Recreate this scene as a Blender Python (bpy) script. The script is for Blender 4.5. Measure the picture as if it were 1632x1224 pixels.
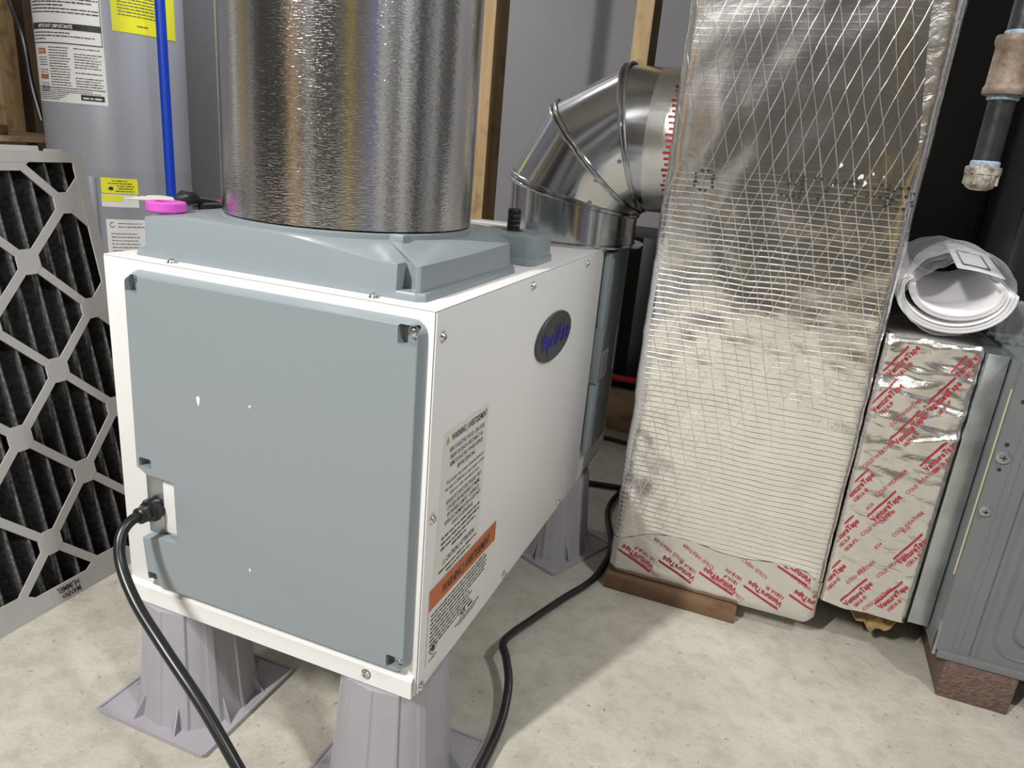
import bpy, bmesh, math, random
from mathutils import Vector, Matrix, noise
random.seed(7)
PI = math.pi
for o in list(bpy.data.objects): bpy.data.objects.remove(o)
SC = bpy.context.scene
COL = SC.collection

# ---------------------------------------------------------------- camera
cam = bpy.data.cameras.new('camera'); camo = bpy.data.objects.new('camera', cam); COL.objects.link(camo)
cam.sensor_width = 36; cam.lens = 36*1153.73/1632; cam.clip_start = 0.01; cam.clip_end = 50
camo.matrix_world = Matrix(((0.9278252, -0.18759053, 0.32241307, 0.26942465),
                            (0.36337319, 0.25929155, -0.89483396, -0.54385788),
                            (0.0842634, 0.94740577, 0.3087426, 0.6967987), (0, 0, 0, 1)))
SC.camera = camo
# ---------------------------------------------------------------- world, lights, exposure
w = bpy.data.worlds.new('world'); SC.world = w; w.use_nodes = True
w.node_tree.nodes['Background'].inputs[0].default_value = (0.5, 0.52, 0.55, 1)
w.node_tree.nodes['Background'].inputs[1].default_value = 0.15
SC.view_settings.view_transform = 'Standard'; SC.view_settings.look = 'None'
SC.view_settings.gamma = 1; SC.view_settings.use_curve_mapping = False
SC.view_settings.exposure = 0.0
def area(name, loc, target, sx, sy, power, col=(1, 1, 1)):
    l = bpy.data.lights.new(name, 'AREA'); l.shape = 'RECTANGLE'; l.size = sx; l.size_y = sy; l.energy = power; l.color = col
    o = bpy.data.objects.new(name, l); COL.objects.link(o); o.location = loc
    o.rotation_euler = (Vector(target)-Vector(loc)).to_track_quat('-Z', 'Y').to_euler()
    return o
area('key_ceiling_light', (-0.72, -1.75, 2.2), (-0.1, 0.1, 0.3), 0.08, 0.40, 74, (1, .985, .96))
area('right_ceiling_light', (1.38, -0.62, 2.25), (0.1, 0.3, 0.2), 0.14, 0.14, 22, (.97, .98, 1))
area('left_wall_fill', (-1.35, 1.50, 2.38), (-2.6, 2.1, 0.9), 0.12, 0.3, 30, (.95, .97, 1))  # added fill lamp, brightens the wall beside the water heater
area('rear_fill_light', (0.1, -2.9, 2.38), (0.1, -2.9, 0), 1.2, 0.12, 11, (1, .98, .95))  # invented lamp, lights the unseen side that the metal reflects

# ---------------------------------------------------------------- helpers
def smooth(a, b, x):
    x = max(0, min(1, (x-a)/(b-a))); return x*x*(3-2*x)
def nz(x, y, z=0): return noise.noise(Vector((x, y, z)))
class MB:
    def __init__(s): s.v = []; s.f = []; s.m = []; s.cur = 0
    def add(s, vs, fs):
        n = len(s.v); s.v += [tuple(v) for v in vs]; s.f += [tuple(i+n for i in f) for f in fs]; s.m += [s.cur]*len(fs); return s
    def box(s, x0, y0, z0, x1, y1, z1):
        v = [(x0,y0,z0),(x1,y0,z0),(x1,y1,z0),(x0,y1,z0),(x0,y0,z1),(x1,y0,z1),(x1,y1,z1),(x0,y1,z1)]
        return s.add(v, [(0,3,2,1),(4,5,6,7),(0,1,5,4),(1,2,6,5),(2,3,7,6),(3,0,4,7)])
    def prism(s, pts, fn0, fn1):      # two maps of a 2-D outline
        n = len(pts); v = [fn0(*p) for p in pts]+[fn1(*p) for p in pts]
        return s.add(v, [tuple(range(n))[::-1], tuple(range(n, 2*n))]+[(i, (i+1) % n, n+(i+1) % n, n+i) for i in range(n)])
    def lathe(s, prof, c=(0,0,0), n=32, ax='z', cap=True, a0=0, a1=2*PI):
        full = abs(a1-a0-2*PI) < 1e-6; m = n if full else n+1; v = []; f = []
        for r, h in prof:
            for i in range(m):
                a = a0+(a1-a0)*i/n; p, q = r*math.cos(a), r*math.sin(a)
                v.append({'z': (c[0]+p, c[1]+q, c[2]+h), 'x': (c[0]+h, c[1]+p, c[2]+q), 'y': (c[0]+q, c[1]+h, c[2]+p)}[ax])
        for k in range(len(prof)-1):
            for i in range(n):
                j = (i+1) % m; f.append((k*m+i, k*m+j, (k+1)*m+j, (k+1)*m+i))
        if cap and full: f += [tuple(range(m))[::-1], tuple(range((len(prof)-1)*m, len(prof)*m))]
        return s.add(v, f)
    def grid(s, nu, nv, fn):
        v = [fn(i/nu, j/nv) for j in range(nv+1) for i in range(nu+1)]
        return s.add(v, [(j*(nu+1)+i, j*(nu+1)+i+1, (j+1)*(nu+1)+i+1, (j+1)*(nu+1)+i) for j in range(nv) for i in range(nu)])
    def tube(s, pts, r, n=12, cap=True):
        pts = [Vector(p) for p in pts]; v = []; f = []; up = None
        for k, p in enumerate(pts):
            d = (pts[min(k+1, len(pts)-1)]-pts[max(k-1, 0)]).normalized()
            if up is None: up = d.orthogonal().normalized()
            up = (up-d*up.dot(d)).normalized(); q = d.cross(up)
            rr = r[k] if isinstance(r, (list, tuple)) else r
            v += [p+(up*math.cos(2*PI*i/n)+q*math.sin(2*PI*i/n))*rr for i in range(n)]
        for k in range(len(pts)-1):
            for i in range(n): f.append((k*n+i, k*n+(i+1) % n, (k+1)*n+(i+1) % n, (k+1)*n+i))
        if cap: f += [tuple(range(n))[::-1], tuple(range((len(pts)-1)*n, len(pts)*n))]
        return s.add(v, f)
    def build(s, name, mats, parent=None, bevel=0, seg=2, smoothang=35, fix=True):
        me = bpy.data.meshes.new(name); me.from_pydata(s.v, [], s.f)
        if not isinstance(mats, (list, tuple)): mats = [mats]
        for m in mats: me.materials.append(m)
        if len(mats) > 1: me.polygons.foreach_set('material_index', s.m)
        bm = bmesh.new(); bm.from_mesh(me)
        if fix: bmesh.ops.recalc_face_normals(bm, faces=bm.faces)
        if bevel:
            es = [e for e in bm.edges if len(e.link_faces) == 2 and e.calc_face_angle(0) > 0.6]
            bmesh.ops.bevel(bm, geom=es, offset=bevel, segments=seg, profile=.5, affect='EDGES', clamp_overlap=True)
        bm.to_mesh(me); bm.free()
        me.polygons.foreach_set('use_smooth', [True]*len(me.polygons))
        me.set_sharp_from_angle(angle=math.radians(smoothang))
        o = bpy.data.objects.new(name, me); COL.objects.link(o)
        if parent: o.parent = parent; o.matrix_parent_inverse = parent.matrix_world.inverted()
        return o
def catmull(P, n=8):
    P = [Vector(p) for p in P]; out = []
    for i in range(len(P)-1):
        a, b, c, d = P[max(i-1,0)], P[i], P[i+1], P[min(i+2, len(P)-1)]
        for k in range(n):
            t = k/n; out.append(.5*((2*b)+(c-a)*t+(2*a-5*b+4*c-d)*t*t+(3*b-a-3*c+d)*t**3))
    return out+[P[-1]]
def tag(o, label=None, cat=None, group=None, kind=None):
    for k, v in (('label', label), ('category', cat), ('group', group), ('kind', kind)):
        if v: o[k] = v
    return o
def thing(name, loc, label, cat, group=None):
    o = bpy.data.objects.new(name, None); COL.objects.link(o); o.location = loc; o.empty_display_size = .05
    bpy.context.view_layer.update()
    o.matrix_world = Matrix.Translation(loc)
    return tag(o, label, cat, group)
def copy_part(o, parent, offset):
    c = o.copy(); COL.objects.link(c); c.parent = parent; c.location = Vector(o.location)+Vector(offset)
    return c
# text -> flat outlines
_tc = {}
def text_geo(s, size, bold=0.0):
    key = (s, bold)
    if key not in _tc:
        cu = bpy.data.curves.new('t', 'FONT'); cu.body = s; cu.size = 1; cu.resolution_u = 2; cu.offset = bold
        o = bpy.data.objects.new('t', cu); COL.objects.link(o)
        bpy.context.view_layer.update()
        me = bpy.data.meshes.new_from_object(o.evaluated_get(bpy.context.evaluated_depsgraph_get()))
        _tc[key] = ([(v.co.x, v.co.y) for v in me.vertices], [tuple(p.vertices) for p in me.polygons])
        bpy.data.objects.remove(o); bpy.data.curves.remove(cu); bpy.data.meshes.remove(me)
    v, f = _tc[key]
    return [(x*size, y*size) for x, y in v], f
def put_text(mb, s, size, fn, x=0, y=0, ang=0, width=None, align='l', bold=0.0, clip=None):
    v, f = text_geo(s, size, bold)
    if not v: return
    wd = max(p[0] for p in v)
    k = width/wd if width else 1; wd *= k
    ox = {'l': 0, 'c': -wd/2, 'r': -wd}[align]
    ca, sa = math.cos(ang), math.sin(ang)
    P = [((px*k+ox)*ca-py*sa+x, (px*k+ox)*sa+py*ca+y) for px, py in v]
    if clip: f = [g for g in f if all(clip(*P[i]) for i in g)]
    mb.add([fn(*p) for p in P], f)
def rect2(mb, x0, y0, x1, y1, fn, ang=0, ox=0, oy=0, n=1, clip=None):
    ca, sa = math.cos(ang), math.sin(ang)
    for i in range(n):
        a, b = x0+(x1-x0)*i/n, x0+(x1-x0)*(i+1)/n
        P = [(px*ca-py*sa+ox, px*sa+py*ca+oy) for px, py in ((a,y0),(b,y0),(b,y1),(a,y1))]
        if clip and not all(clip(*p) for p in P): continue
        mb.add([fn(*p) for p in P], [(0,1,2,3)])
def words(mb, x0, x1, y, h, fn, fill=1.0, rnd=None):     # a line of print too small to read
    rnd = rnd or random; x = x0; end = x0+(x1-x0)*fill
    while x < end:
        wl = min(rnd.uniform(.9, 3.4)*h, end-x)
        if wl > h*.4: rect2(mb, x, y, x+wl, y+h*rnd.uniform(.42,.58), fn, n=1)
        x += wl+h*.38
def rrect(x0, y0, x1, y1, r, n=5):
    P = []
    for cx, cy, a in ((x1-r,y1-r,0),(x0+r,y1-r,PI/2),(x0+r,y0+r,PI),(x1-r,y0+r,1.5*PI)):
        P += [(cx+r*math.cos(a+k*PI/2/n), cy+r*math.sin(a+k*PI/2/n)) for k in range(n+1)]
    return P

# ---------------------------------------------------------------- materials
def mat(name, col, rough=.5, metal=0, var=0, vscale=8, bump=0, bscale=60, bstretch=(1,1,1), col2=None, rvar=0, alpha=1, spec=.5, detail=4, coat=0):
    m = bpy.data.materials.new(name); m.use_nodes = True; nt = m.node_tree; N = nt.nodes; L = nt.links
    b = N['Principled BSDF']; b.inputs['Base Color'].default_value = (*col, 1); b.inputs['Roughness'].default_value = rough
    b.inputs['Metallic'].default_value = metal; b.inputs['Alpha'].default_value = alpha
    b.inputs['Specular IOR Level'].default_value = spec; b.inputs['Coat Weight'].default_value = coat
    tc = N.new('ShaderNodeTexCoord')
    if var or col2:
        n = N.new('ShaderNodeTexNoise'); n.inputs['Scale'].default_value = vscale; n.inputs['Detail'].default_value = detail; L.new(tc.outputs['Object'], n.inputs['Vector'])
        r = N.new('ShaderNodeValToRGB'); r.color_ramp.elements[0].position = .35; r.color_ramp.elements[1].position = .65
        c2 = col2 or tuple(min(1, c*(1+var)) for c in col); c1 = col if col2 else tuple(c*(1-var) for c in col)
        r.color_ramp.elements[0].color = (*c1, 1); r.color_ramp.elements[1].color = (*c2, 1)
        L.new(n.outputs['Fac'], r.inputs['Fac']); L.new(r.outputs['Color'], b.inputs['Base Color'])
        if rvar:
            mr = N.new('ShaderNodeMapRange'); mr.inputs['To Min'].default_value = rough-rvar; mr.inputs['To Max'].default_value = rough+rvar
            L.new(n.outputs['Fac'], mr.inputs['Value']); L.new(mr.outputs['Result'], b.inputs['Roughness'])
    if bump:
        mp = N.new('ShaderNodeMapping'); mp.inputs['Scale'].default_value = bstretch; L.new(tc.outputs['Object'], mp.inputs['Vector'])
        n = N.new('ShaderNodeTexNoise'); n.inputs['Scale'].default_value = bscale; n.inputs['Detail'].default_value = 3; L.new(mp.outputs['Vector'], n.inputs['Vector'])
        bp = N.new('ShaderNodeBump'); bp.inputs['Strength'].default_value = 1; bp.inputs['Distance'].default_value = bump
        L.new(n.outputs['Fac'], bp.inputs['Height']); L.new(bp.outputs['Normal'], b.inputs['Normal'])
    return m
M = {}
M['white'] = mat('white_powder_coat', (.80,.80,.79), .38, bump=.00006, bscale=500)
M['grey'] = mat('grey_plastic', (.262,.302,.322), .30, bump=.00004, bscale=700)
M['greydark'] = mat('dark_grey_plastic', (.20,.225,.24), .4, bump=.00004, bscale=700)
M['leg'] = mat('lilac_grey_plastic', (.36,.345,.375), .48, var=.04, vscale=15, bump=.00008, bscale=300)
M['black'] = mat('black_rubber', (.012,.012,.013), .32)
M['blackmatte'] = mat('matte_black', (.010,.010,.012), .6, var=.3, vscale=9)
M['screw'] = mat('zinc_screw', (.75,.75,.74), .25, 1)
M['ink'] = mat('black_ink', (.02,.02,.02), .5)
M['inkgrey'] = mat('grey_ink', (.12,.12,.12), .6)
M['redink'] = mat('red_ink', (.42,.025,.045), .45)
M['orange'] = mat('orange_print', (.50,.13,.035), .45)
M['yellow'] = mat('yellow_sticker', (.85,.82,.03), .45)
M['paper'] = mat('label_paper', (.72,.71,.67), .5)
M['whitelabel'] = mat('white_label', (.80,.80,.79), .5)
M['blueink'] = mat('blue_lettering', (.012,.015,.42), .4)
M['badge'] = mat('charcoal_badge', (.055,.06,.06), .35)
M['galv'] = mat('galvanised_steel', (.50,.54,.56), .38, 1, var=.12, vscale=30, bump=.0002, bscale=40, rvar=.1)
M['galvshiny'] = mat('bright_duct_steel', (.58,.59,.60), .16, 1, var=.06, vscale=14, bump=.0004, bscale=9, rvar=.05)
M['pipe'] = mat('blue_pipe', (.004,.05,.50), .4)
M['redpipe'] = mat('red_pipe', (.45,.01,.01), .4)
M['heater'] = mat('heater_grey_enamel', (.30,.31,.345), .38, var=.03, vscale=5)
M['wall'] = mat('grey_wall_membrane', (.255,.25,.265), .7, var=.05, vscale=2, bump=.002, bscale=4)
M['furn'] = mat('furnace_grey_paint', (.155,.165,.17), .42, var=.06, vscale=12, bump=.00006, bscale=400)
M['furndark'] = mat('furnace_dark_paint', (.022,.022,.025), .5)
M['ceiling'] = mat('ceiling_boards', (.42,.40,.37), .8)
M['iron'] = mat('black_iron_pipe', (.05,.05,.052), .38, .6, var=.2, vscale=60, bump=.0003, bscale=150)
M['rust'] = mat('rusty_malleable_iron', (.16,.11,.08), .6, .4, col2=(.28,.22,.17), vscale=90, bump=.0006, bscale=200)
M['cap'] = mat('worn_pipe_cap', (.20,.17,.12), .55, .5, col2=(.55,.53,.47), vscale=120, bump=.0007, bscale=200)
M['bluedope'] = mat('pale_thread_sealant', (.28,.38,.46), .7, var=.3, vscale=300)
M['pagep'] = mat('page_paper', (.80,.79,.80), .6)
M['pink'] = mat('magenta_plastic', (.65,.10,.55), .45)
M['redgrip'] = mat('red_grip', (.45,.02,.02), .45)
M['tape_white'] = mat('cream_tie', (.50,.47,.41), .6)
M['kraft'] = mat('kraft_paper', (.33,.22,.09), .7, var=.2, vscale=30, bump=.002, bscale=40)
M['cardboard'] = mat('grey_cardboard', (.50,.49,.48), .5, var=.03, vscale=40, bump=.0001, bscale=300)
M['pallet'] = mat('gap_black', (.02,.02,.023), .5)

def wood_mat(name, c1, c2, ax=2, scale=1):
    m = bpy.data.materials.new(name); m.use_nodes = True; nt = m.node_tree; N = nt.nodes; L = nt.links; b = N['Principled BSDF']
    tc = N.new('ShaderNodeTexCoord'); mp = N.new('ShaderNodeMapping'); s = [40*scale]*3; s[ax] = 2.5*scale; mp.inputs['Scale'].default_value = s
    n = N.new('ShaderNodeTexNoise'); n.inputs['Scale'].default_value = 1; n.inputs['Detail'].default_value = 6; n.inputs['Distortion'].default_value = .6
    L.new(tc.outputs['Object'], mp.inputs['Vector']); L.new(mp.outputs['Vector'], n.inputs['Vector'])
    r = N.new('ShaderNodeValToRGB'); r.color_ramp.elements[0].position = .3; r.color_ramp.elements[1].position = .7
    r.color_ramp.elements[0].color = (*c1, 1); r.color_ramp.elements[1].color = (*c2, 1)
    L.new(n.outputs['Fac'], r.inputs['Fac'])
    n2 = N.new('ShaderNodeTexNoise'); n2.inputs['Scale'].default_value = 18; n2.inputs['Detail'].default_value = 2; L.new(tc.outputs['Object'], n2.inputs['Vector'])
    r2 = N.new('ShaderNodeValToRGB'); r2.color_ramp.elements[0].position = .30; r2.color_ramp.elements[1].position = .45
    r2.color_ramp.elements[0].color = (.45,.35,.3,1); r2.color_ramp.elements[1].color = (1,1,1,1); L.new(n2.outputs['Fac'], r2.inputs['Fac'])
    mx = N.new('ShaderNodeMix'); mx.data_type = 'RGBA'; mx.blend_type = 'MULTIPLY'; mx.inputs[0].default_value = .6
    L.new(r.outputs['Color'], mx.inputs[6]); L.new(r2.outputs['Color'], mx.inputs[7]); L.new(mx.outputs[2], b.inputs['Base Color'])
    b.inputs['Roughness'].default_value = .65
    bp = N.new('ShaderNodeBump'); bp.inputs['Distance'].default_value = .0006; L.new(n.outputs['Fac'], bp.inputs['Height']); L.new(bp.outputs['Normal'], b.inputs['Normal'])
    return m
M['stud'] = wood_mat('pine_stud', (.42,.28,.13), (.60,.44,.24), 2)
M['board'] = wood_mat('brown_block_wood', (.10,.055,.03), (.22,.13,.07), 0)
M['lumber'] = wood_mat('lumber_along', (.30,.20,.12), (.45,.33,.20), 0)

def floor_mat():
    m = bpy.data.materials.new('concrete_floor'); m.use_nodes = True; nt = m.node_tree; N = nt.nodes; L = nt.links; b = N['Principled BSDF']
    tc = N.new('ShaderNodeTexCoord')
    def noi(sc, det, ro=.55):
        n = N.new('ShaderNodeTexNoise'); n.inputs['Scale'].default_value = sc; n.inputs['Detail'].default_value = det; n.inputs['Roughness'].default_value = ro
        L.new(tc.outputs['Object'], n.inputs['Vector']); return n
    def ramp(src, p0, c0, p1, c1):
        r = N.new('ShaderNodeValToRGB'); r.color_ramp.elements[0].position = p0; r.color_ramp.elements[1].position = p1
        r.color_ramp.elements[0].color = (*c0, 1); r.color_ramp.elements[1].color = (*c1, 1); L.new(src, r.inputs['Fac']); return r
    def mul(a, c, f=1):
        mx = N.new('ShaderNodeMix'); mx.data_type = 'RGBA'; mx.blend_type = 'MULTIPLY'; mx.inputs[0].default_value = f
        L.new(a, mx.inputs[6]); L.new(c, mx.inputs[7]); return mx.outputs[2]
    base = ramp(noi(5, 6).outputs['Fac'], .35, (.47,.44,.375), .65, (.57,.545,.475))
    mid = ramp(noi(28, 5, .65).outputs['Fac'], .36, (.80,.78,.74), .55, (1,1,1))
    dirt = ramp(noi(95, 3, .6).outputs['Fac'], .27, (.45,.40,.33), .36, (1,1,1))
    c = mul(mul(base.outputs['Color'], mid.outputs['Color'], .8), dirt.outputs['Color'], .8)
    L.new(c, b.inputs['Base Color']); b.inputs['Roughness'].default_value = .62
    n = noi(140, 6, .7); bp = N.new('ShaderNodeBump'); bp.inputs['Distance'].default_value = .0016; L.new(n.outputs['Fac'], bp.inputs['Height'])
    n3 = noi(9, 3); bp2 = N.new('ShaderNodeBump'); bp2.inputs['Distance'].default_value = .003; L.new(n3.outputs['Fac'], bp2.inputs['Height']); L.new(bp.outputs['Normal'], bp2.inputs['Normal'])
    L.new(bp2.outputs['Normal'], b.inputs['Normal'])
    return m
M['floor'] = floor_mat()
M['yellowboard'] = mat('dull_yellow_board', (.60,.45,.12), .6)

def round_duct_mat():
    m = bpy.data.materials.new('leather_grain_steel'); m.use_nodes = True; nt = m.node_tree; N = nt.nodes; L = nt.links; b = N['Principled BSDF']
    b.inputs['Base Color'].default_value = (.74,.74,.73,1); b.inputs['Metallic'].default_value = 1; b.inputs['Roughness'].default_value = .17
    tc = N.new('ShaderNodeTexCoord'); mp = N.new('ShaderNodeMapping'); mp.inputs['Scale'].default_value = (110, 110, 620)
    n = N.new('ShaderNodeTexNoise'); n.inputs['Scale'].default_value = 1.3; n.inputs['Detail'].default_value = 2
    L.new(tc.outputs['Object'], mp.inputs['Vector']); L.new(mp.outputs['Vector'], n.inputs['Vector'])
    bp = N.new('ShaderNodeBump'); bp.inputs['Distance'].default_value = .00034; bp.inputs['Strength'].default_value = 1; L.new(n.outputs['Fac'], bp.inputs['Height'])
    L.new(bp.outputs['Normal'], b.inputs['Normal'])
    return m
M['roundduct'] = round_duct_mat()

def foil_mat(name, scrim=True, wr=.0015, wscale=(30,30,30), rough=.22, col=(.88,.87,.85)):
    m = bpy.data.materials.new(name); m.use_nodes = True; nt = m.node_tree; N = nt.nodes; L = nt.links; b = N['Principled BSDF']
    b.inputs['Metallic'].default_value = 1; b.inputs['Roughness'].default_value = rough; b.inputs['Base Color'].default_value = (*col, 1)
    tc = N.new('ShaderNodeTexCoord')
    mp = N.new('ShaderNodeMapping'); mp.inputs['Scale'].default_value = wscale; L.new(tc.outputs['Object'], mp.inputs['Vector'])
    n = N.new('ShaderNodeTexNoise'); n.inputs['Scale'].default_value = 1; n.inputs['Detail'].default_value = 5; n.inputs['Distortion'].default_value = .8; L.new(mp.outputs['Vector'], n.inputs['Vector'])
    bp = N.new('ShaderNodeBump'); bp.inputs['Distance'].default_value = wr; L.new(n.outputs['Fac'], bp.inputs['Height'])
    last = bp
    if scrim:
        sx = N.new('ShaderNodeSeparateXYZ')
        n5 = N.new('ShaderNodeTexNoise'); n5.inputs['Scale'].default_value = 12; L.new(tc.outputs['Object'], n5.inputs['Vector'])
        wb = N.new('ShaderNodeVectorMath'); wb.operation = 'SCALE'; wb.inputs['Scale'].default_value = .009; L.new(n5.outputs['Color'], wb.inputs[0])
        ad = N.new('ShaderNodeVectorMath'); L.new(tc.outputs['Object'], ad.inputs[0]); L.new(wb.outputs['Vector'], ad.inputs[1]); L.new(ad.outputs['Vector'], sx.inputs[0])
        def ma(op, a, c=None, d=None):
            q = N.new('ShaderNodeMath'); q.operation = op
            for k, v in enumerate((a, c, d)):
                if v is None: continue
                if isinstance(v, (int, float)): q.inputs[k].default_value = v
                else: L.new(v, q.inputs[k])
            return q.outputs[0]
        X, Z = sx.outputs['X'], sx.outputs['Z']
        def lines(kx, kz, per, wid):
            u = ma('ADD', ma('MULTIPLY', X, kx/per), ma('MULTIPLY', Z, kz/per)); fr = ma('FRACT', u)
            d = ma('ABSOLUTE', ma('SUBTRACT', fr, .5)); mr = N.new('ShaderNodeMapRange'); mr.interpolation_type = 'SMOOTHSTEP'
            mr.inputs['From Min'].default_value = .5-wid/per; mr.inputs['From Max'].default_value = .5; L.new(d, mr.inputs['Value']); return mr.outputs['Result']
        a1, a2 = math.radians(16), math.radians(-18)
        l1 = lines(math.cos(a1), math.sin(a1), .0190, .0007); l2 = lines(math.cos(a2), math.sin(a2), .0190, .0007); l3 = lines(0, 1, .0085, .0011)
        def zr(z0, z1, v0, v1):
            q = N.new('ShaderNodeMapRange'); q.inputs['From Min'].default_value = z0; q.inputs['From Max'].default_value = z1; q.inputs['To Min'].default_value = v0; q.inputs['To Max'].default_value = v1
            L.new(Z, q.inputs['Value']); return q.outputs['Result']
        mx = ma('MAXIMUM', ma('MULTIPLY', ma('MAXIMUM', l1, l2), zr(.25, .6, .2, .5)), ma('MULTIPLY', l3, zr(.5, .72, .66, .07)))
        n6 = N.new('ShaderNodeTexNoise'); n6.inputs['Scale'].default_value = 55; L.new(tc.outputs['Object'], n6.inputs['Vector'])
        mr = N.new('ShaderNodeMapRange'); mr.inputs['From Min'].default_value = .38; mr.inputs['From Max'].default_value = .6; L.new(n6.outputs['Fac'], mr.inputs['Value'])
        vis = ma('MULTIPLY', mx, ma('MULTIPLY_ADD', mr.outputs['Result'], .6, .4))
        b2 = N.new('ShaderNodeBump'); b2.inputs['Distance'].default_value = .00042; L.new(mx, b2.inputs['Height']); L.new(bp.outputs['Normal'], b2.inputs['Normal']); last = b2
        rr = N.new('ShaderNodeMapRange'); rr.inputs['To Min'].default_value = rough; rr.inputs['To Max'].default_value = .34; L.new(vis, rr.inputs['Value']); L.new(rr.outputs['Result'], b.inputs['Roughness'])
        cm = N.new('ShaderNodeMix'); cm.data_type = 'RGBA'; L.new(vis, cm.inputs[0]); cm.inputs[6].default_value = (*[c*1.12 for c in col], 1); cm.inputs[7].default_value = (.97,.96,.93,1)
        L.new(cm.outputs[2], b.inputs['Base Color'])
    L.new(last.outputs['Normal'], b.inputs['Normal'])
    return m
M['fsk'] = foil_mat('scrim_foil', True, .0007, (16,16,20), .17)
M['foiltape'] = foil_mat('foil_tape', False, .0022, (30,30,60), .26, (.82,.81,.79))
M['foilflat'] = foil_mat('foil_tape_smooth', False, .0010, (20,20,30), .30, (.82,.81,.79))

def brick_mat():
    return mat('paver_concrete', (.12,.075,.06), .9, col2=(.18,.115,.095), vscale=160, bump=.004, bscale=260)
M['brick'] = brick_mat()
def media_mat():
    m = mat('charcoal_pleat_media', (.012,.012,.013), .75, col2=(.045,.044,.045), vscale=140, bump=.0006, bscale=300, detail=6)
    return m
M['media'] = media_mat()
M['ridge'] = mat('lit_pleat_fold', (.03,.03,.03), .7, col2=(.15,.145,.14), vscale=170, bump=.0006, bscale=300, detail=6)  # paler grey paints the light caught along the pleat peaks
def bag_mat():
    m = bpy.data.materials.new('clear_plastic_film'); m.use_nodes = True; nt = m.node_tree; N = nt.nodes; L = nt.links
    b = N['Principled BSDF']; b.inputs['Base Color'].default_value = (.75,.76,.78,1); b.inputs['Roughness'].default_value = .22
    lw = N.new('ShaderNodeLayerWeight'); lw.inputs['Blend'].default_value = .35
    mr = N.new('ShaderNodeMapRange'); mr.inputs['To Min'].default_value = .10; mr.inputs['To Max'].default_value = .6; L.new(lw.outputs['Facing'], mr.inputs['Value'])
    L.new(mr.outputs['Result'], b.inputs['Alpha'])
    tc = N.new('ShaderNodeTexCoord'); n = N.new('ShaderNodeTexNoise'); n.inputs['Scale'].default_value = 45; n.inputs['Detail'].default_value = 4; L.new(tc.outputs['Object'], n.inputs['Vector'])
    bp = N.new('ShaderNodeBump'); bp.inputs['Distance'].default_value = .003; L.new(n.outputs['Fac'], bp.inputs['Height']); L.new(bp.outputs['Normal'], b.inputs['Normal'])
    return m
M['bag'] = bag_mat()

# ================================================================ the setting
XL, XR, YB, YF, ZC = -3.3, 2.0, 2.15, -3.4, 2.45
def struct(name, mb, m, **k): return tag(mb.build(name, m, **k), kind='structure')
struct('floor', MB().box(XL, YF, -.08, XR, YB, 0), M['floor'])
struct('ceiling', MB().box(XL, YF, ZC, XR, YB, ZC+.05), M['ceiling'])
struct('wall_back', MB().box(XL, YB, 0, XR, YB+.06, ZC), M['wall'])
struct('wall_left', MB().box(XL-.06, YF, 0, XL, YB, ZC), M['wall'])
struct('wall_right', MB().box(XR, YF, 0, XR+.06, YB, ZC), M['wall'])
struct('wall_front', MB().box(XL, YF-.06, 0, XR, YF, ZC), M['wall'])

# ================================================================ dehumidifier
BW, BL, ZB, ZT = .38, .765, .157, .56
deh = thing('dehumidifier', (-.19, .36, ZB), 'white and grey whole-house dehumidifier cabinet standing on lilac-grey plastic stands', 'dehumidifier')
# cabinet body: top sheet, left, back, bottom
c = MB()
c.box(-BW, .010, ZB+.004, -BW+.0015, BL, ZT-.0015)
c.box(-BW+.0015, BL-.0015, ZB+.004, -.002, BL, ZT-.0015)
c.box(-BW+.0015, .010, ZB, -.002, BL-.0015, ZB+.0015)
c.box(-.0035, .58, ZB+.004, -.002, BL-.0015, ZT-.0015)
c.build('cabinet_shell', M['white'], deh)
t = MB().box(-BW-.001, .0005, ZT-.0014, -.0002, BL, ZT)
t.build('top_sheet', M['white'], deh, bevel=.0006, seg=2)
# front frame (bent sheet) with the lip along the bottom
f = MB()
f.box(-BW-.0008, 0, ZB, -.0015, .0012, ZT-.0016)
f.box(-BW-.0008, .0012, ZB, -BW+.0004, .010, ZT-.0016)
f.build('front_frame', M['white'], deh, bevel=.0004)
l = MB()
pr = [(.0, ZB+.024), (-.006, ZB+.020), (-.006, ZB-.0006), (.012, ZB-.0006), (.012, ZB+.0008), (-.0048, ZB+.0008), (-.0048, ZB+.019), (.0, ZB+.022)]
l.prism(pr, lambda a, b: (-BW-.001, a, b), lambda a, b: (-.0035, a, b))
l.build('bottom_lip', M['white'], deh)
# right side sheet
s = MB().box(-.0020, .0016, ZB+.001, 0.0, .575, ZT-.0018)
s.build('side_panel', M['white'], deh, bevel=.0007)
# front cover, grey plastic with a notch for the power inlet
x0, x1, z0, z1, r = -.345, -.0065, .187, .5505, .014
P = []
for cx, cz, a in ((x1-r, z1-r, 0), (x0+r, z1-r, PI/2)):
    P += [(cx+r*math.cos(a+k*PI/12), cz+r*math.sin(a+k*PI/12)) for k in range(7)]
P += [(x0, .335)]
P += [(x0+.006, .3325), (x0+.013, .3285)]
for cx, cz, a, sg in ((-.300, .322, PI/2, -1),): P += [(cx+.0055*math.cos(a-k*PI/12), cz+.0055*math.sin(a-k*PI/12)) for k in range(7)]
P += [(-.2945+.0055*math.cos(-k*PI/12)-.0055, .2605-.0055*math.sin(k*PI/12)+.0) for k in range(7)]
P += [(-.318, .2545), (x0+.006, .249), (x0, .249)]
for cx, cz, a in ((x0+r, z0+r, PI), (x1-r, z0+r, 1.5*PI)):
    P += [(cx+r*math.cos(a+k*PI/12), cz+r*math.sin(a+k*PI/12)) for k in range(7)]
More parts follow.
